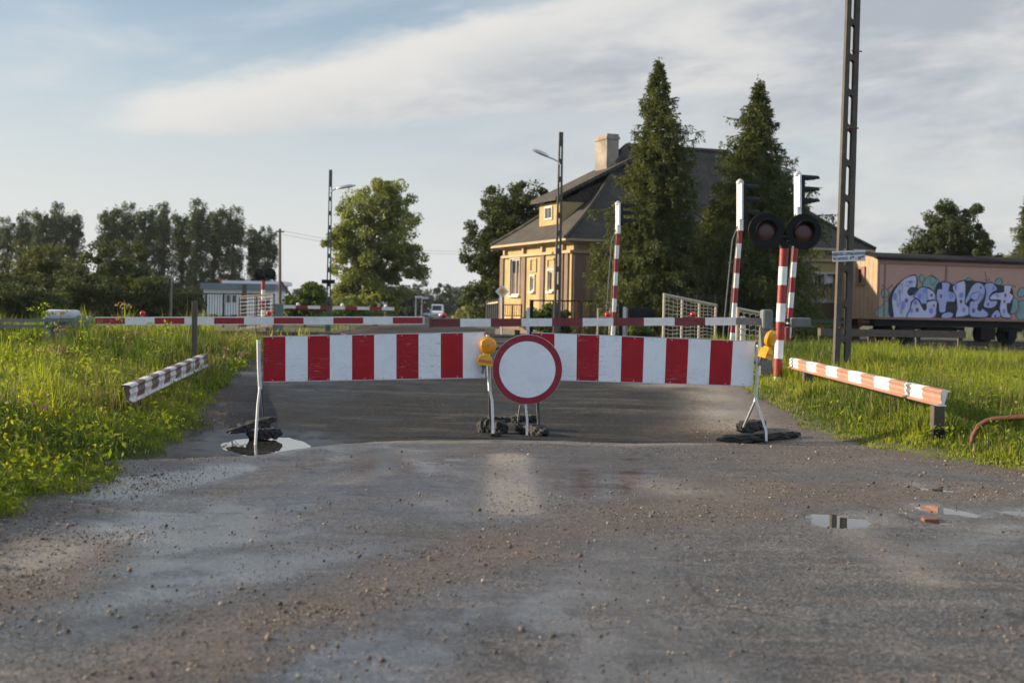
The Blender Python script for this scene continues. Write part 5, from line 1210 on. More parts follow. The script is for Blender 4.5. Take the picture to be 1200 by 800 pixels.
letter(1, [(885, 560), (940, 430), (1000, 430), (1030, 500), (1000, 610), (930, 650)], 2, .035, 1)
letter(1, [(1030, 480), (1100, 450), (1160, 470), (1150, 690), (1050, 730), (985, 660), (1040, 590)], 2, .03, 1)
# a dark shadow behind the lettering
letter(0, [(200, 500), (215, 380), (290, 260), (420, 150), (600, 95), (610, 330), (560, 700), (240, 700)], 3, .02)
letter(0, [(880, 260), (960, 190), (1100, 210), (1160, 330), (1130, 700), (880, 700), (860, 500)], 3, .02)
letter(1, [(0, 330), (60, 240), (250, 170), (500, 190), (800, 240), (920, 260), (950, 400), (900, 640), (760, 690), (0, 690)], 3, .02)
# big first letter
letter(0, [(265, 640), (245, 480), (270, 340), (350, 210), (470, 120), (598, 98), (592, 260), (520, 270), (475, 330), (500, 380), (560, 360), (620, 290), (700, 270), (600, 430), (535, 470), (505, 590), (480, 705), (290, 705)], 1, .045)
letter(0, [(605, 330), (640, 280), (700, 262), (790, 280), (860, 340), (885, 430), (860, 465), (760, 455), (755, 500), (720, 590), (640, 450), (600, 430), (560, 400)], 0, .04)
letter(0, [(480, 705), (510, 580), (545, 470), (600, 430), (650, 490), (720, 600), (755, 480), (890, 460), (890, 560), (840, 705)], 1, .04)
letter(0, [(475, 330), (520, 268), (600, 290), (560, 350), (510, 380)], 3, .02)
letter(0, [(680, 520), (720, 500), (750, 540), (720, 600)], 3, .02)
letter(0, [(760, 290), (850, 330), (870, 420), (800, 450), (765, 430)], 1, .02)
# second letter
letter(0, [(960, 200), (1000, 185), (1090, 215), (1065, 320), (1170, 350), (1150, 480), (1040, 480), (1020, 620), (930, 620), (920, 500), (885, 440), (900, 290), (970, 290)], 0, .045, sub=2)
letter(0, [(975, 650), (1070, 620), (1130, 650), (1100, 705), (970, 705)], 0, .03)
# third
letter(1, [(80, 240), (245, 165), (265, 320), (255, 500), (300, 540), (320, 660), (120, 700), (140, 580), (125, 400), (90, 330)], 1, .045, sub=2)
# fourth
letter(1, [(300, 350), (350, 250), (430, 195), (510, 220), (545, 300), (520, 430), (440, 530), (500, 560), (590, 640), (540, 700), (340, 690), (310, 580), (330, 470), (400, 460), (340, 430), (270, 500), (255, 450)], 0, .045)
letter(1, [(330, 390), (400, 340), (470, 345), (440, 430), (400, 460), (340, 420)], 0, .025)
letter(1, [(430, 560), (500, 540), (490, 600), (450, 600)], 3, .015)
# fifth
letter(1, [(535, 230), (620, 195), (690, 240), (720, 300), (650, 340), (610, 400), (620, 460), (720, 460), (690, 540), (600, 570), (520, 540), (540, 440), (555, 320)], 0, .04)
# sixth
letter(1, [(615, 400), (690, 340), (815, 330), (815, 235), (930, 250), (900, 345), (960, 385), (900, 500), (860, 500), (870, 620), (930, 700), (790, 700), (750, 560), (770, 455), (690, 450), (620, 450)], 1, .045, sub=2)
letter(1, [(640, 660), (710, 590), (770, 660), (740, 705), (640, 705)], 0, .03)
def dot(crop, X, Y, rx, ry, mi, out=False):
    a, z = gpt(crop, X, Y); s_ = 1 / 12.31 / 30.3; poly = [(a + rx * s_ * math.cos(t), z + ry * s_ * math.sin(t)) for t in [k * .449 for k in range(14)]]
    if out: line(dots, poly, .014, LV[0] + .003, mi)
    else: patch(dots, poly, LV[0] + .002, mi)
for q in [(0, 455, 455, 26, 34, 0), (0, 610, 590, 28, 34, 0), (0, 815, 380, 22, 24, 0), (0, 950, 395, 20, 32, 0), (0, 585, 485, 34, 36, 1), (0, 810, 605, 36, 42, 1), (0, 650, 395, 34, 36, 1), (0, 725, 315, 40, 36, 1), (0, 410, 520, 34, 60, 1), (0, 530, 600, 26, 40, 1), (0, 520, 190, 34, 28, 1), (0, 290, 400, 26, 60, 1),
          (1, 195, 470, 24, 30, 0), (1, 235, 590, 30, 36, 1), (1, 375, 600, 26, 34, 0), (1, 480, 270, 20, 20, 0), (1, 585, 510, 20, 22, 0), (1, 835, 380, 24, 30, 0), (1, 820, 470, 20, 26, 0), (1, 725, 390, 24, 26, 1), (1, 690, 680, 24, 22, 0), (1, 120, 260, 24, 60, 1), (1, 815, 610, 26, 40, 1), (1, 200, 380, 40, 44, 1), (0, 850, 530, 16, 20, 0)]: dot(*q)
for q in [(0, 475, 215, 30, 36, 2, True), (0, 375, 280, 24, 70, 2, True), (0, 340, 430, 26, 120, 2, True), (0, 380, 600, 18, 36, 2, True), (1, 50, 390, 26, 30, 2, True), (1, 500, 380, 16, 22, 2, True), (1, 485, 450, 18, 26, 2, True), (1, 660, 280, 16, 16, 2, True), (1, 690, 360, 18, 18, 2, True)]: dot(*q)
tag_ = [[gpt(1, 545, 40), gpt(1, 560, 110), gpt(1, 575, 175)], [gpt(1, 535, 140), gpt(1, 575, 175), gpt(1, 620, 130)], [gpt(0, 105, 230), gpt(0, 150, 270), gpt(0, 180, 300)], [gpt(0, 260, 230), gpt(0, 210, 270), gpt(0, 180, 300)], [gpt(1, 950, 270), gpt(1, 975, 240), gpt(1, 985, 270)]]
for t_ in tag_: line(inks, smooth_poly(t_, 3, False), .025, .006, 0, False)
gf = fills.build('graffiti', [M['lav'], M['lav_pale'], M['aqua'], M['ink']], wag)
inks.build('graffiti_outline', [M['ink'], M['ink_green']], gf); dots.build('graffiti_dots', [M['plum'], M['blue_dot'], M['ink']], gf)

# ------------------------------------------------------------------ house
HB = at(668, 55); H0 = Vector((HB.x, HB.y, .35))
house = thing('station_house', 'yellow ochre station house with a dark hipped roof', 'house', H0)
LB, LF, EV = 7.86, 13.0, 4.25 - .35
def hl(a, b, z): return H0 + AX * a + BX * b + UP * z
def hbox(mb, a0, a1, b0, b1, z0, z1, mi=0): mb.box(hl((a0 + a1) / 2, (b0 + b1) / 2, (z0 + z1) / 2), a1 - a0, b1 - b0, z1 - z0, AX, BX, UP, mi)
def onleft(px, py): p = on_plane(px, py, H0, -AX) - H0; return p.dot(BX), p.z
def onfront(px, py): p = on_plane(px, py, H0, -BX) - H0; return p.dot(AX), p.z
# wall shell with openings: (u0,u1,z0,z1)
def wall_open(mb, mk, U, z0, z1, holes, th, mi=0):
    us = sorted({0, U} | {h[0] for h in holes} | {h[1] for h in holes}); zs = sorted({z0, z1} | {h[2] for h in holes} | {h[3] for h in holes})
    for i in range(len(us) - 1):
        for j in range(len(zs) - 1):
            cu, cz = (us[i] + us[i + 1]) / 2, (zs[j] + zs[j + 1]) / 2
            if not any(h[0] < cu < h[1] and h[2] < cz < h[3] for h in holes): mk(us[i], us[i + 1], zs[j], zs[j + 1])
def rect(fn, x0, x1, y0, y1):
    a = fn(x0, y1); b = fn(x1, y0); c_ = fn(x0, y0); u = sorted((a[0], b[0])); z = sorted((a[1], c_[1])); return (u[0], u[1], z[0], z[1])
LWIN = [rect(onleft, 598.5, 610, 304, 346), rect(onleft, 622, 627.3, 324, 341), rect(onleft, 642.5, 650.5, 317.5, 341)]
FWIN = [rect(onfront, 703, 716, 320, 372), rect(onfront, 719.5, 730, 322, 352), rect(onfront, 801, 809, 323, 370), rect(onfront, 811.5, 818.5, 326, 352), rect(onfront, 844, 853, 324, 352), rect(onfront, 894.5, 906.5, 323, 351), rect(onfront, 930, 942.5, 323, 352), rect(onfront, 953.5, 965.5, 321, 352), rect(onfront, 967.5, 979, 321, 352)]
mb = MB(); T = .35
wall_open(mb, lambda u0, u1, z0, z1: hbox(mb, 0, T, u0, u1, z0, z1), LB, -.4, EV, LWIN, T)
wall_open(mb, lambda u0, u1, z0, z1: hbox(mb, max(u0, T), u1, 0, T, z0, z1), LF, -.4, EV, FWIN, T)
hbox(mb, LF - T, LF, T, LB, -.4, EV); hbox(mb, T, LF - T, LB - T, LB, -.4, EV); hbox(mb, T, LF - T, T, LB - T, EV - .1, EV - .02)
wall = mb.build('wall', M['ochre'], house)
for px in (589.3, 614.7, 636.5, 658.5, 665.3):
    u = onleft(px, 320)[0]; w = .42 if px < 660 else .3; mb = MB(); hbox(mb, -.07, -.002, max(u - w / 2, .0), u + w / 2, .43, 3.35); mb.build('pilaster', M['pilaster'], wall)
for u, w in ((.33, .5), (1.05, .55), (4.6, .5), (6.4, .4), (8.6, .5), (10.4, .45), (12.7, .5)): mb = MB(); hbox(mb, u - w / 2, u + w / 2, -.07, -.002, .43 if u < 7.8 else 1.63, 3.35); mb.build('pilaster', M['pilaster'], wall)
mb = MB(); hbox(mb, -.12, -.003, -.12, LB + .02, 3.36, 3.47); hbox(mb, -.003, LF, -.12, -.003, 3.36, 3.47); hbox(mb, -.2, -.003, -.2, LB + .1, EV - .16, EV - .003); hbox(mb, -.003, LF, -.2, -.003, EV - .16, EV - .003)
for px in (594, 616, 638, 662): u = onleft(px, 290)[0]; hbox(mb, -.14, -.003, u - .09, u + .09, 3.48, EV - .17)
for u in (.1, 1.2, 3, 5, 7, 9, 11, 12.8): hbox(mb, u - .09, u + .09, -.14, -.003, 3.48, EV - .17)
for (x0, x1, y0, y1) in ((622, 629.5, 303, 319), (642, 651, 303, 315)):
    q = rect(onleft, x0, x1, y0, y1)
    for r_ in ((q[0], q[1], q[3] - .06, q[3]), (q[0], q[1], q[2], q[2] + .06), (q[0], q[0] + .06, q[2] + .06, q[3] - .06), (q[1] - .06, q[1], q[2] + .06, q[3] - .06)): hbox(mb, -.05, -.003, *r_)
mb.build('cornice', M['cornice'], wall)
mb = MB(); hbox(mb, -.1, -.003, -.1, LB + .05, -.4, .42); hbox(mb, -.003, 7.8, -.1, -.003, -.4, .42); hbox(mb, 7.8, LF, -.1, -.003, -.4, 1.62); mb.build('dado', M['brown_wall'], wall)
def hwin(q, left, kind, sill=True):
    mb = MB(); u0, u1, z0, z1 = q; f = .05; sh = -.085 if left else 0
    def bx(mb_, d0, d1, a, b, c_, e, mi=0):
        if left: hbox(mb_, d0 + (sh if d0 > 0 else 0), d1 + (sh if d0 > 0 else 0), a, b, c_, e, mi)
        else: hbox(mb_, a, b, d0, d1, c_, e, mi)
    for r_ in ((u0 - f, u1 + f, z1, z1 + f * 1.6), (u0 - f, u0, z0, z1), (u1, u1 + f, z0, z1)): bx(mb, -.06, -.004, *r_)
    bx(mb, .1, .15, u0, u0 + .06, z0, z1); bx(mb, .1, .15, u1 - .06, u1, z0, z1); bx(mb, .1, .15, u0 + .06, u1 - .06, z1 - .06, z1); bx(mb, .1, .15, u0 + .06, u1 - .06, z0, z0 + .06)
    if kind != 'door': bx(mb, .1, .14, (u0 + u1) / 2 - .025, (u0 + u1) / 2 + .025, z0 + .06, z1 - .06)
    if sill: bx(mb, -.12, -.002, u0 - f, u1 + f, z0 - .09, z0 - .004)
    o = mb.build('door' if kind == 'door' else 'window', M['frame_white'], house)
    mb = MB()
    if kind == 'door': bx(mb, .15, .19, u0 + .06, u1 - .06, z0 + .06, z1 - .06); mb.build('door_leaf', M['board'], o)
    else:
        zm = z0 + (z1 - z0) * {'glass': 0.0, 'half': .5, 'brown': .62, 'shutter': 0}[kind]
        bx(mb, .16, .17, u0 + .05, u1 - .05, zm, z1 - .05); mb.build('pane', M['pane'], o)
        if kind in ('half', 'brown'): mb = MB(); bx(mb, .16, .172, u0 + .05, u1 - .05, z0 + .05, zm - .002); mb.build('boarding', M['shutter' if kind == 'half' else 'board'], o)
        if kind == 'shutter': mb = MB(); bx(mb, .12, .155, u0 + .05, (u0 + u1) / 2, z0 + .05, z1 - .06); mb.build('boarding', M['shutter'], o)
    return o
for q, kd in zip(LWIN, ('brown', 'glass', 'shutter')): hwin(q, True, kd)
FO = [hwin(q, False, kd, kd != 'door') for q, kd in zip(FWIN, ('glass', 'glass', 'door', 'glass', 'half', 'half', 'half', 'half', 'half'))]
q = FWIN[8]; mb = MB(); hbox(mb, q[0] + .02, q[1] - .06, .085, .09, q[2] + .72, q[3] - .02); nt_ = mb.build('paper_notice', M['sign_white'], FO[8])
for k_, w_ in ((.0, .2), (-.07, .26), (-.14, .16)):
    mb = MB(); cz = q[3] - .2 + k_; hbox(mb, q[0] + .08, q[0] + .08 + w_, .08, .084, cz, cz + .03); 
# roof: bell cast hips
ov = .45; zE = EV; zR = 8.45 - .35; ra0, ra1, rb = 4.0, LF - 4.2, LB / 2
def roof_ring(t, drop=0):
    # t 0 at eaves, 1 at ridge
    sag = -.32 * math.sin(math.pi * min(1, t)) * 1.0
    a0, a1 = -ov + (ra0 + ov) * t, LF + ov - (LF + ov - ra1) * t; b0, b1 = -ov + (rb + ov) * t, LB + ov - (LB + ov - rb) * t; z = zE + (zR - zE) * t + sag - drop
    return [hl(a0, b0, z), hl(a1, b0, z), hl(a1, b1, z), hl(a0, b1, z)]
mb = MB(); rings = [roof_ring(k / 8) for k in range(9)]; 
for r_ in rings: mb.v += r_
for i in range(8):
    for j in range(4): mb.f.append((i * 4 + j, i * 4 + (j + 1) % 4, i * 4 + 4 + (j + 1) % 4, i * 4 + 4 + j)); mb.m.append(0)
lo = roof_ring(0, .09); k0 = len(mb.v); mb.v += lo
for j in range(4): mb.f.append((j, k0 + j, k0 + (j + 1) % 4, (j + 1) % 4)); mb.m.append(1)
mb.f.append((k0, k0 + 1, k0 + 2, k0 + 3)); mb.m.append(1)
roof = mb.build('roof', [M['roof'], M['cornice']], house)
mb = MB()
for j in range(4):
    mb.tube([rings[i][j] + UP * .03 for i in range(9)], .09, 8)
mb.tube([rings[8][0] + UP * .03, rings[8][1] + UP * .03], .1, 8); mb.build('ridge_tiles', M['roof'], roof)
mb = MB(); ca, cb = 3.12, 3.95; hbox(mb, ca - .27, ca + .27, cb - .6, cb + .6, 5.6, 8.28); hbox(mb, ca - .31, ca + .31, cb - .64, cb + .64, 8.281, 8.38); hbox(mb, ca - .27, ca + .27, cb - .6, cb + .6, 8.381, 8.5); mb.build('chimney', M['chimney'], roof)
# dormer on the left slope
dz0, dz1, da = 4.72, 5.55, .55; db0, db1 = 2.75, 5.0
dm = MB(); hbox(dm, da, 3.2, db0, db1, dz0 - .4, dz1); dorm = dm.build('dormer', M['ochre'], house)
mb = MB(); q = [(da - .3, db0 - .3, dz1 + .02), (da - .3, db1 + .3, dz1 + .02), (4.0, db1 + .05, 7.5), (4.0, db0 - .05, 7.5)]
mb.add([hl(*p) for p in q] + [hl(p[0], p[1], p[2] + .14) for p in q], [(0, 1, 2, 3), (4, 5, 6, 7), (0, 4, 5, 1), (1, 5, 6, 2), (2, 6, 7, 3), (3, 7, 4, 0)])
mb.add([hl(da + .02, db0 + .0, dz1), hl(3.6, db0, dz1), hl(3.6, db0, 7.0)], [(0, 1, 2)]); mb.add([hl(da + .02, db1, dz1), hl(3.6, db1, dz1), hl(3.6, db1, 7.0)], [(0, 1, 2)]); mb.build('dormer_roof', M['roof'], dorm)
mb = MB(); wb0, wb1 = 3.45, 4.3; hbox(mb, da - .05, da - .003, wb0, wb1, dz0 + .14, dz1 - .12); dw = mb.build('dormer_window', M['frame_white'], dorm)
mb = MB(); hbox(mb, da - .06, da - .051, wb0 + .08, (wb0 + wb1) / 2 - .03, dz0 + .22, dz1 - .2); hbox(mb, da - .06, da - .051, (wb0 + wb1) / 2 + .03, wb1 - .08, dz0 + .22, dz1 - .2); mb.build('pane', M['pane'], dw)
# downpipe on the corner
mb = MB(); mb.tube([hl(-.12, 1.0, EV - .1), hl(-.14, .95, 3.2), hl(-.14, .95, .1)], .045, 8); mb.build('downpipe', M['galv_dark'], house)

# ------------------------------------------------------------------ fences, gates and bits by the house and the tracks
def mesh_gate(name, label, tl, tr, h0, h1, nposts, mat, fmat, rows=14, cols=10, cat='fence', group=None, wavy=.0, base=None, wire=.011):
    tl = Vector(tl); tr = Vector(tr); b = base or Vector((tl.x, tl.y, tl.z - h0)); root = thing(name, label, cat, b, group)
    mb = MB(); bl = tl - UP * h0; br = tr - UP * h1
    mb.tube([tl, tr], .028, 8); mb.tube([bl + UP * .12, br + UP * .12], .025, 8); mb.build('frame', mat, root)
    for k in range(nposts):
        t = k / (nposts - 1); mb = MB(); mb.tube([tl.lerp(tr, t) + UP * .03, bl.lerp(br, t) - UP * .15], .03, 8); mb.build('post', mat, root)
    mb = MB()
    for r_ in range(rows):
        s = (r_ + .5) / rows; n = 16; ph = random.uniform(0, 6); pts = [tl.lerp(bl + UP * .12, s).lerp(tr.lerp(br + UP * .12, s), k / n) + UP * (wavy * math.sin(k * 1.5 + ph) + random.uniform(-.4, .4) * wavy) for k in range(n + 1)]; mb.tube(pts, wire, 4, cap=False)
    for c_ in range(1, cols): t = c_ / cols; mb.tube([tl.lerp(tr, t), (bl + UP * .12).lerp(br + UP * .12, t)], .006, 4, cap=False)
    mb.build('wire_mesh', fmat, root); return root
M['pale_post'] = plain('pale_painted_steel', (0.46, 0.4, 0.3), 0.6, 0.1, dirt=0.4, dscale=9)
mg = 'wire mesh pedestrian gates at the crossing'
mesh_gate('mesh_gate', 'larger pale wire mesh gate with three bays', W(778.5, 345, 31), W(839, 357.5, 33.2), 1.55, 1.3, 4, M['pale_post'], M['pale_post'], 16, 12, 'gate', mg, .012)
mesh_gate('mesh_gate', 'small single bay wire mesh gate near the amber lamp', W(864.5, 361.5, 26.5), W(893, 367, 27.3), 1.2, 1.1, 2, M['pale_post'], M['pale_post'], 10, 4, 'gate', mg, .014)
mesh_gate('mesh_gate', 'weathered brown framed mesh gate before the white building', W(280.5, 347.5, 46), W(321, 345, 44), 1.2, 1.1, 3, M['wood'], M['galv_dark'], 9, 9, 'gate', mg, .006, wire=.006)
p = at(869.5, 27); mb = MB(); mb.box(p + Vector((0, 0, .5)), .1, .08, 1.0, bev=.02); o = mb.build('marker_post', M['grey_light'], loc=p); tag(o, 'pale grey marker post behind the small mesh gate', 'post')
def railing(label, p0, p1, h, nbar, mat, group=None, nposts=3, name='railing'):
    p0 = Vector(p0); p1 = Vector(p1); root = thing(name, label, 'railing', p0 - UP * h, group); mb = MB(); mb.tube([p0, p1], .025, 6); mb.tube([p0 - UP * (h - .15), p1 - UP * (h - .15)], .02, 6); mb.build('rails', mat, root)
    for k in range(nposts): t = k / (nposts - 1); mb = MB(); mb.tube([p0.lerp(p1, t) + UP * .03, p0.lerp(p1, t) - UP * (h + .1)], .035, 8); mb.build('post', mat, root)
    mb = MB()
    for k in range(1, nbar): t = k / nbar; mb.tube([p0.lerp(p1, t), p0.lerp(p1, t) - UP * (h - .15)], .012, 5)
    mb.build('bars', mat, root)
railing('dark iron railings in front of the white building', W(200, 343.5, 60), W(305, 344.5, 58), 1.3, 34, M['black'], nposts=6)
railing('dark railings in front of the spruces', W(795, 344, 47), W(882, 346, 49), 1.25, 26, M['black'], nposts=5)
railing('low rusty railing along the yellow house', W(590, 357, 52), W(611, 357, 51), .55, 8, M['rust'], nposts=3)
railing('low dark railing at the front corner of the house', W(622, 352, 49), W(700, 353, 50.5), .9, 4, M['black'], nposts=4)
p = at(574, 58); root = thing('picket_fence', 'pale board fence left of the yellow house', 'fence', p); mb = MB()
for k in range(7):
    q = W(570 + k * 2.4, 352.5 - k * .5, 57 - k * .3); g_ = ground_z(q.x, q.y); mb.box((q.x, q.y, (q.z + g_) / 2), .045, .02, q.z - g_)
mb.build('boards', M['pale_post'], root); a_, b_ = W(570, 356, 57.1), W(584, 354, 55.1); mb = MB(); mb.bar(a_, b_, .04, .06); mb.build('crossbar', M['pale_post'], root)
a_, b_ = at(583, 55), at(606, 52); mb = MB(); mb.bar(a_ + UP * .2, b_ + UP * .2, .2, .55); o = mb.build('low_wall', M['concrete'], loc=a_); tag(o, 'low pale weathered wall in front of the yellow house', 'wall')
# posts and cabinets along the tracks
def post(name, label, cat, px, d, top_y, w, mat, lean=0.6, dep=None):
    b = at(px, d); t = W(px + lean, top_y, d); mb = MB(); mb.bar(b - UP * .1, t, w, dep or w, Vector((0, 1, 0))); o = mb.build(name, M[mat], loc=b); return tag(o, label, cat)
post('marker_post', 'black post beside the white marker before the house', 'post', 622.5, 46, 352, .12, 'black')
post('marker_post', 'white marker post before the bush of the house', 'post', 618.5, 46.5, 360.5, .11, 'white_paint')
post('marker_post', 'dark thin post close to the lamp post before the house', 'post', 675.5, 44, 352, .07, 'rust')
post('marker_post', 'thin rusty post between the lamp post and the nearest railway signal', 'post', 684.5, 45, 361, .05, 'rust')
post('marker_post', 'wooden prop leaning against the foot of the lamp post', 'prop', 655, 44.5, 378, .07, 'wood', -4)
post('marker_post', 'dark post beside the narrow pale grey cabinet', 'post', 727, 44, 355, .12, 'black')
post('marker_post', 'brown post behind the brown framed mesh gate', 'post', 286, 50, 333, .14, 'wood')
post('marker_post', 'thin grey pole standing before the dark bushes', 'pole', 200.5, 58, 322, .05, 'galv_dark')
post('marker_post', 'wooden post beside the far double road light', 'post', 313.5, 52, 350, .12, 'wood')
post('marker_post', 'short red post at the tracks behind the striped signal post', 'post', 922.5, 30, 383, .09, 'post_red')
b = at(729, 46.5); mb = MB(); mb.box(b + UP * .62, .16, .2, 1.3, AX, BX, UP, 0, .01); o = mb.build('cabinet', M['grey_light'], loc=b); tag(o, 'narrow pale grey cabinet beside a railway signal before the taller spruce', 'cabinet')
b = at(796, 50.5); mb = MB(); mb.box(b + UP * .7, 1.0, .5, 1.4, AX, BX, UP, 0, .04); o = mb.build('cabinet', M['green_paint'], loc=b); tag(o, 'dark green cabinet behind the larger mesh gate', 'cabinet')
b = at(747, 48); mb = MB(); mb.box(b + UP * .65, 1.0, .5, 1.3, AX, BX, UP, 0, .04); o = mb.build('cabinet', M['black'], loc=b); tag(o, 'black cabinet at the foot of the taller spruce', 'cabinet')
b = at(708, 46.5); root = thing('pipe_barrier', 'low pale pipe barrier at the front corner of the yellow house', 'barrier', b); mb = MB(); l_, r_ = W(701, 361.5, 46.5), W(715, 361.2, 46.5); mb.tube([Vector((l_.x, l_.y, b.z)), l_, r_, Vector((r_.x, r_.y, b.z))], .03, 6); mb.tube([l_ - UP * .28, r_ - UP * .28], .02, 6); mb.build('frame', M['pale_post'], root)
# priority road sign
d = 52; b = at(588, d); root = thing('priority_sign', 'yellow and white diamond sign left of the yellow house', 'road sign', b); c = W(588.3, 341.5, d)
mb = MB(); mb.tube([b, W(588.3, 345, d)], .035, 8); mb.build('post', M['galv'], root)
def diamond(r0, y, th): 
    mb = MB(); X = Vector((math.cos(ROLL * .6), 0, -math.sin(ROLL * .6))); mb.box(c + Vector((0, y, 0)), r0, th, r0, Vector((.7071, 0, .7071)), Vector((0, 1, 0)), Vector((-.7071, 0, .7071))); return mb
s_ = 11.3 / FPX * d
pl_ = diamond(s_, 0, .02).build('sign_plate', M['sign_white'], root); diamond(s_ * .56, -.012, .006).build('yellow_field', M['sign_yellow'], pl_)
# far white sign
b = at(451, 100); root = thing('road_sign', 'small pale diamond sign seen far off by the light tree', 'road sign', b); mb = MB(); mb.tube([b, W(451.5, 356, 100)], .04, 6); mb.build('post', M['galv_dark'], root); c = W(451.3, 354.5, 100); mb = MB(); mb.box(c, .36, .03, .36, Vector((.7071, 0, .7071)), Vector((0, 1, 0)), Vector((-.7071, 0, .7071))); mb.build('plate', M['enamel'], root)

# white low building
d = 128; b = at(284, d); root = thing('white_building', 'low white flat roofed building below the poplars', 'building', b); s_ = d / FPX
def bb(mb, x0, x1, y0, y1, dd0, dd1, mi=0):
    a_, c_ = W(x0, y1, d), W(x1, y0, d); mb.box(((a_.x + c_.x) / 2, d + (dd0 + dd1) / 2, (a_.z + c_.z) / 2), abs(c_.x - a_.x), dd1 - dd0, abs(c_.z - a_.z), mi=mi)
mb = MB(); bb(mb, 238, 322, 338.5, 368, 0, 6); mb.build('wall', M['building_white'], root)
mb = MB(); bb(mb, 236, 324, 333, 338.3, -.4, 6.4); mb.build('roof', M['building_roof'], root)
mb = MB(); bb(mb, 256, 330, 329.5, 333, 1.5, 6.2); mb.build('roof_light', M['building_white'], root)
mb = MB(); bb(mb, 252, 259, 326, 333, 2, 3); mb.build('chimney', M['brick'], root)
for x0, x1 in ((265.5, 269.5), (272.5, 276.5)):
    mb = MB(); bb(mb, x0, x1, 346, 354, -.06, -.01); mb.build('window', M['pane'], root)

# vehicles far down the road
def far_vehicle(name, label, cat, px, d, w, h, L, paint, van):
    b = at(px, d); b.z = float(road_h(np.array([b.x]), np.array([b.y]))[0]); root = thing(name, label, cat, b)
    prof = ([(0, .3), (0, .95), (.6, 1.15), (1.2, h * .97), (1.6, h), (L - .1, h), (L, h * .9), (L, .3)] if van else [(0, .3), (0, .7), (1.0, .85), (1.7, h), (3.0, h), (3.7, .95), (L, .85), (L, .3)])
    mb = MB(); m_ = len(prof)
    for sx, k in ((-1, .96), (1, .96)): mb.v += [b + Vector((sx * w / 2 * (1 if z < 1.1 else .9), y, z)) for y, z in prof]
    mb.f += [tuple(range(m_)), tuple(range(2 * m_ - 1, m_ - 1, -1))] + [(j, m_ + j, m_ + (j + 1) % m_, (j + 1) % m_) for j in range(m_)]; mb.m += [0] * (m_ + 2); mb.build('body', paint, root)
    y0, z0 = prof[2]; y1, z1 = prof[3]; mb = MB(); nn = Vector((0, -(z1 - z0), (y1 - y0))).normalized() * .02
    mb.add([b + Vector((sx * w * .41 * (1 if i == 0 else .92), y0 + (y1 - y0) * t, z0 + (z1 - z0) * t)) + nn for i, (sx, t) in enumerate(((-1, .08), (1, .08), (1, .9), (-1, .9)))], [(0, 1, 2, 3)]); mb.build('windscreen', M['pane'], root)
    for sx in (-1, 1):
        for y in (.8, L - .9): mb = MB(); mb.lathe(b + Vector((sx * w * .44, y, .32)), (1, 0, 0), [(-.1, .25), (-.1, .32), (.1, .32), (.1, .25)], 14); mb.build('wheel', M['black'], root)
        mb = MB(); mb.box(b + Vector((sx * w * .36, -.015, .68)), .28, .03, .16); mb.build('headlight', M['white_lamp'], root)
    mb = MB(); mb.box(b + Vector((0, -.015, .5)), w * .6, .03, .14); mb.build('grille', M['black'], root)
far_vehicle('van', 'white van far away on the road beyond the crossing', 'van', 511.5, 225, 1.9, 2.2, 4.8, M['car_paint'], True)
far_vehicle('parked_car', 'grey car parked far off left of the white van', 'car', 497, 190, 1.75, 1.45, 4.2, M['car_grey'], False)

# ------------------------------------------------------------------ evening haze: one closed box of even thin air
hm = bpy.data.materials.new('haze_air'); hm.use_nodes = True; hn = hm.node_tree; hn.nodes.remove(hn.nodes['Principled BSDF'])
pv = N(hn, 'ShaderNodeVolumePrincipled'); pv.inputs['Color'].default_value = (0.9, 0.94, 1.0, 1); pv.inputs['Density'].default_value = 0.0001; pv.inputs['Anisotropy'].default_value = 0.3
hn.links.new(pv.outputs[0], hn.nodes['Material Output'].inputs['Volume'])
mb = MB(); mb.box((0, 200, 8.0), 1100, 560, 20.5); hz_ = mb.build('haze', hm, loc=(0, 200, 8.0)); tag(hz_, 'thin pale evening haze over the land', 'haze', kind='stuff')

# ------------------------------------------------------------------ daylight
SUN_EL, SUN_AZ = R(18), R(-80)          # azimuth from +Y, positive towards +X
sd = Vector((math.sin(SUN_AZ) * math.cos(SUN_EL), math.cos(SUN_AZ) * math.cos(SUN_EL), math.sin(SUN_EL)))
sl = bpy.data.lights.new('sun', 'SUN'); sl.energy = 5.0; sl.angle = R(0.6); sl.color = (1.0, 0.83, 0.6)
so = bpy.data.objects.new('sun', sl); COL.objects.link(so); so.rotation_euler = (-sd).to_track_quat('-Z', 'Y').to_euler(); so.location = sd * 100
world = bpy.data.worlds.new('World'); scene.world = world; world.use_nodes = True; nt = world.node_tree; bg = nt.nodes['Background']
sky = N(nt, 'ShaderNodeTexSky', sky_type='NISHITA'); sky.sun_disc = False; sky.sun_elevation = SUN_EL; sky.sun_rotation = SUN_AZ; sky.air_density = 1.0; sky.dust_density = 1.6; sky.ozone_density = 1.2
co = N(nt, 'ShaderNodeTexCoord').outputs['Generated']; sp = N(nt, 'ShaderNodeSeparateXYZ'); nt.links.new(co, sp.inputs[0])
def mth(op, a, b=None, c_=None, clamp=False):
    n = N(nt, 'ShaderNodeMath', operation=op); n.use_clamp = clamp
    for s_, v in zip(n.inputs, (a, b, c_)):
        if v is None: continue
        if isinstance(v, (int, float)): s_.default_value = v
        else: nt.links.new(v, s_)
    return n.outputs[0]
def mrange(v, a, b, c_=0, e=1):
    n = N(nt, 'ShaderNodeMapRange', interpolation_type='SMOOTHSTEP'); nt.links.new(v, n.inputs[0])
    for i, q in zip((1, 2, 3, 4), (a, b, c_, e)): n.inputs[i].default_value = q
    return n.outputs[0]
az = mth('ARCTAN2', sp.outputs[0], sp.outputs[1]); el = mth('ARCSINE', sp.outputs[2])
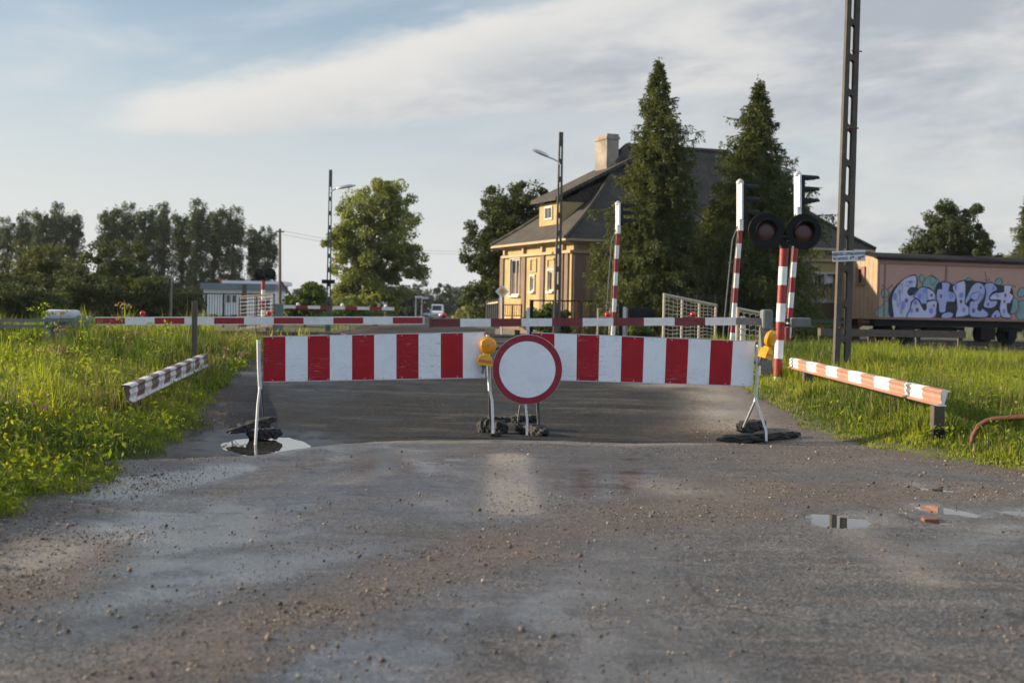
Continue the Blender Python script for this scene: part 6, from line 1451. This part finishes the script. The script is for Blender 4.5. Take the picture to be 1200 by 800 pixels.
# a wind-drawn bank of cloud: sky directions as (azimuth, elevation)
cv = N(nt, 'ShaderNodeCombineXYZ'); nt.links.new(az, cv.inputs[0]); nt.links.new(mth('MULTIPLY', mth('SUBTRACT', el, mth('MULTIPLY', az, .1)), 3.2), cv.inputs[1])
n1 = noise(nt, 5.5, 7, 0.58, cv.outputs[0], 0.35); n2 = noise(nt, 13, 8, 0.6, cv.outputs[0], 0.3); n3 = noise(nt, 2.0, 4, .5, cv.outputs[0])
wob = mth('MULTIPLY', mth('SUBTRACT', n1.outputs[0], .5), .045); wob2 = mth('MULTIPLY', mth('SUBTRACT', n2.outputs[0], .5), .03)
elw = mth('ADD', mth('ADD', el, wob), wob2)
# bank between a lower and an upper edge, both rising to the right
lo_e = mth('ADD', .122, mth('MULTIPLY', mth('SUBTRACT', az, -.15), .07)); up_e = mth('ADD', .142, mth('MULTIPLY', mth('SUBTRACT', az, -.28), .27))
dlo = mth('SUBTRACT', elw, lo_e); dup = mth('SUBTRACT', up_e, elw)
bank = mth('MULTIPLY', mth('MULTIPLY', mrange(dlo, -.006, .01), mrange(dup, -.006, .02)), mrange(az, -.31, -.24))
streak = mth('MULTIPLY', mrange(n1.outputs[0], .29, .52), mth('MULTIPLY', mrange(az, -.12, .15), mrange(az, .9, 1.6, 1, 0)))
veil = mth('MULTIPLY', mrange(n1.outputs[0], .45, .75), mrange(az, -.9, .0, .15, .45))
mask = mth('MAXIMUM', mth('MULTIPLY', bank, .95), mth('MAXIMUM', mth('MULTIPLY', streak, .85), veil))
# thick parts grey, thin edges pale and lit
thick = mth('MULTIPLY', mth('MULTIPLY', mrange(dup, .0, .06), mrange(n1.outputs[0], .36, .62, .3, 1.0)), mrange(az, -.3, .05, .4, 1.0))
thick = mth('MULTIPLY', thick, mrange(mth('ADD', n2.outputs[0], mth('MULTIPLY', n3.outputs[0], .8)), .62, 1.0, .35, 1.0))
SKYK = 0.086
ccol = mixc(nt, thick, (5.8, 5.65, 5.4), (3.1, 3.35, 3.75))
skc = mixc(nt, mth('MULTIPLY', mrange(el, -.01, .23, .9, 0), mrange(az, -.1, .5, 1, .7)), sky.outputs[0], (6.6, 6.5, 6.3))     # thin bright veil low in the sky
skc = mixc(nt, .25, skc, (2.2, 2.9, 4.0))
skc = mixc(nt, mask, skc, ccol)
opp = mth('ADD', mth('COSINE', mth('SUBTRACT', az, 2.1)), mth('MULTIPLY', mth('SUBTRACT', n1.outputs[0], .5), .35))
rear_fill = mth('MULTIPLY', mrange(opp, .12, .6), mrange(el, .75, 1.25, 1.0, .35))
skc = mixc(nt, mth('MULTIPLY', rear_fill, .93), skc, mixc(nt, n2.outputs[0], (4.4, 5.5, 7.3), (6.5, 7.6, 9.2)))     # bright blue-grey cloud added behind the camera as fill for front faces
nt.links.new(skc, bg.inputs[0]); bg.inputs[1].default_value = SKYK

vs = scene.view_settings; vs.view_transform = 'Standard'; vs.look = 'None'; vs.exposure = 0.76; vs.gamma = 1.0; vs.use_curve_mapping = False
scene.render.engine = 'CYCLES'; scene.cycles.use_denoising = True; scene.cycles.max_bounces = 6; scene.cycles.transparent_max_bounces = 8
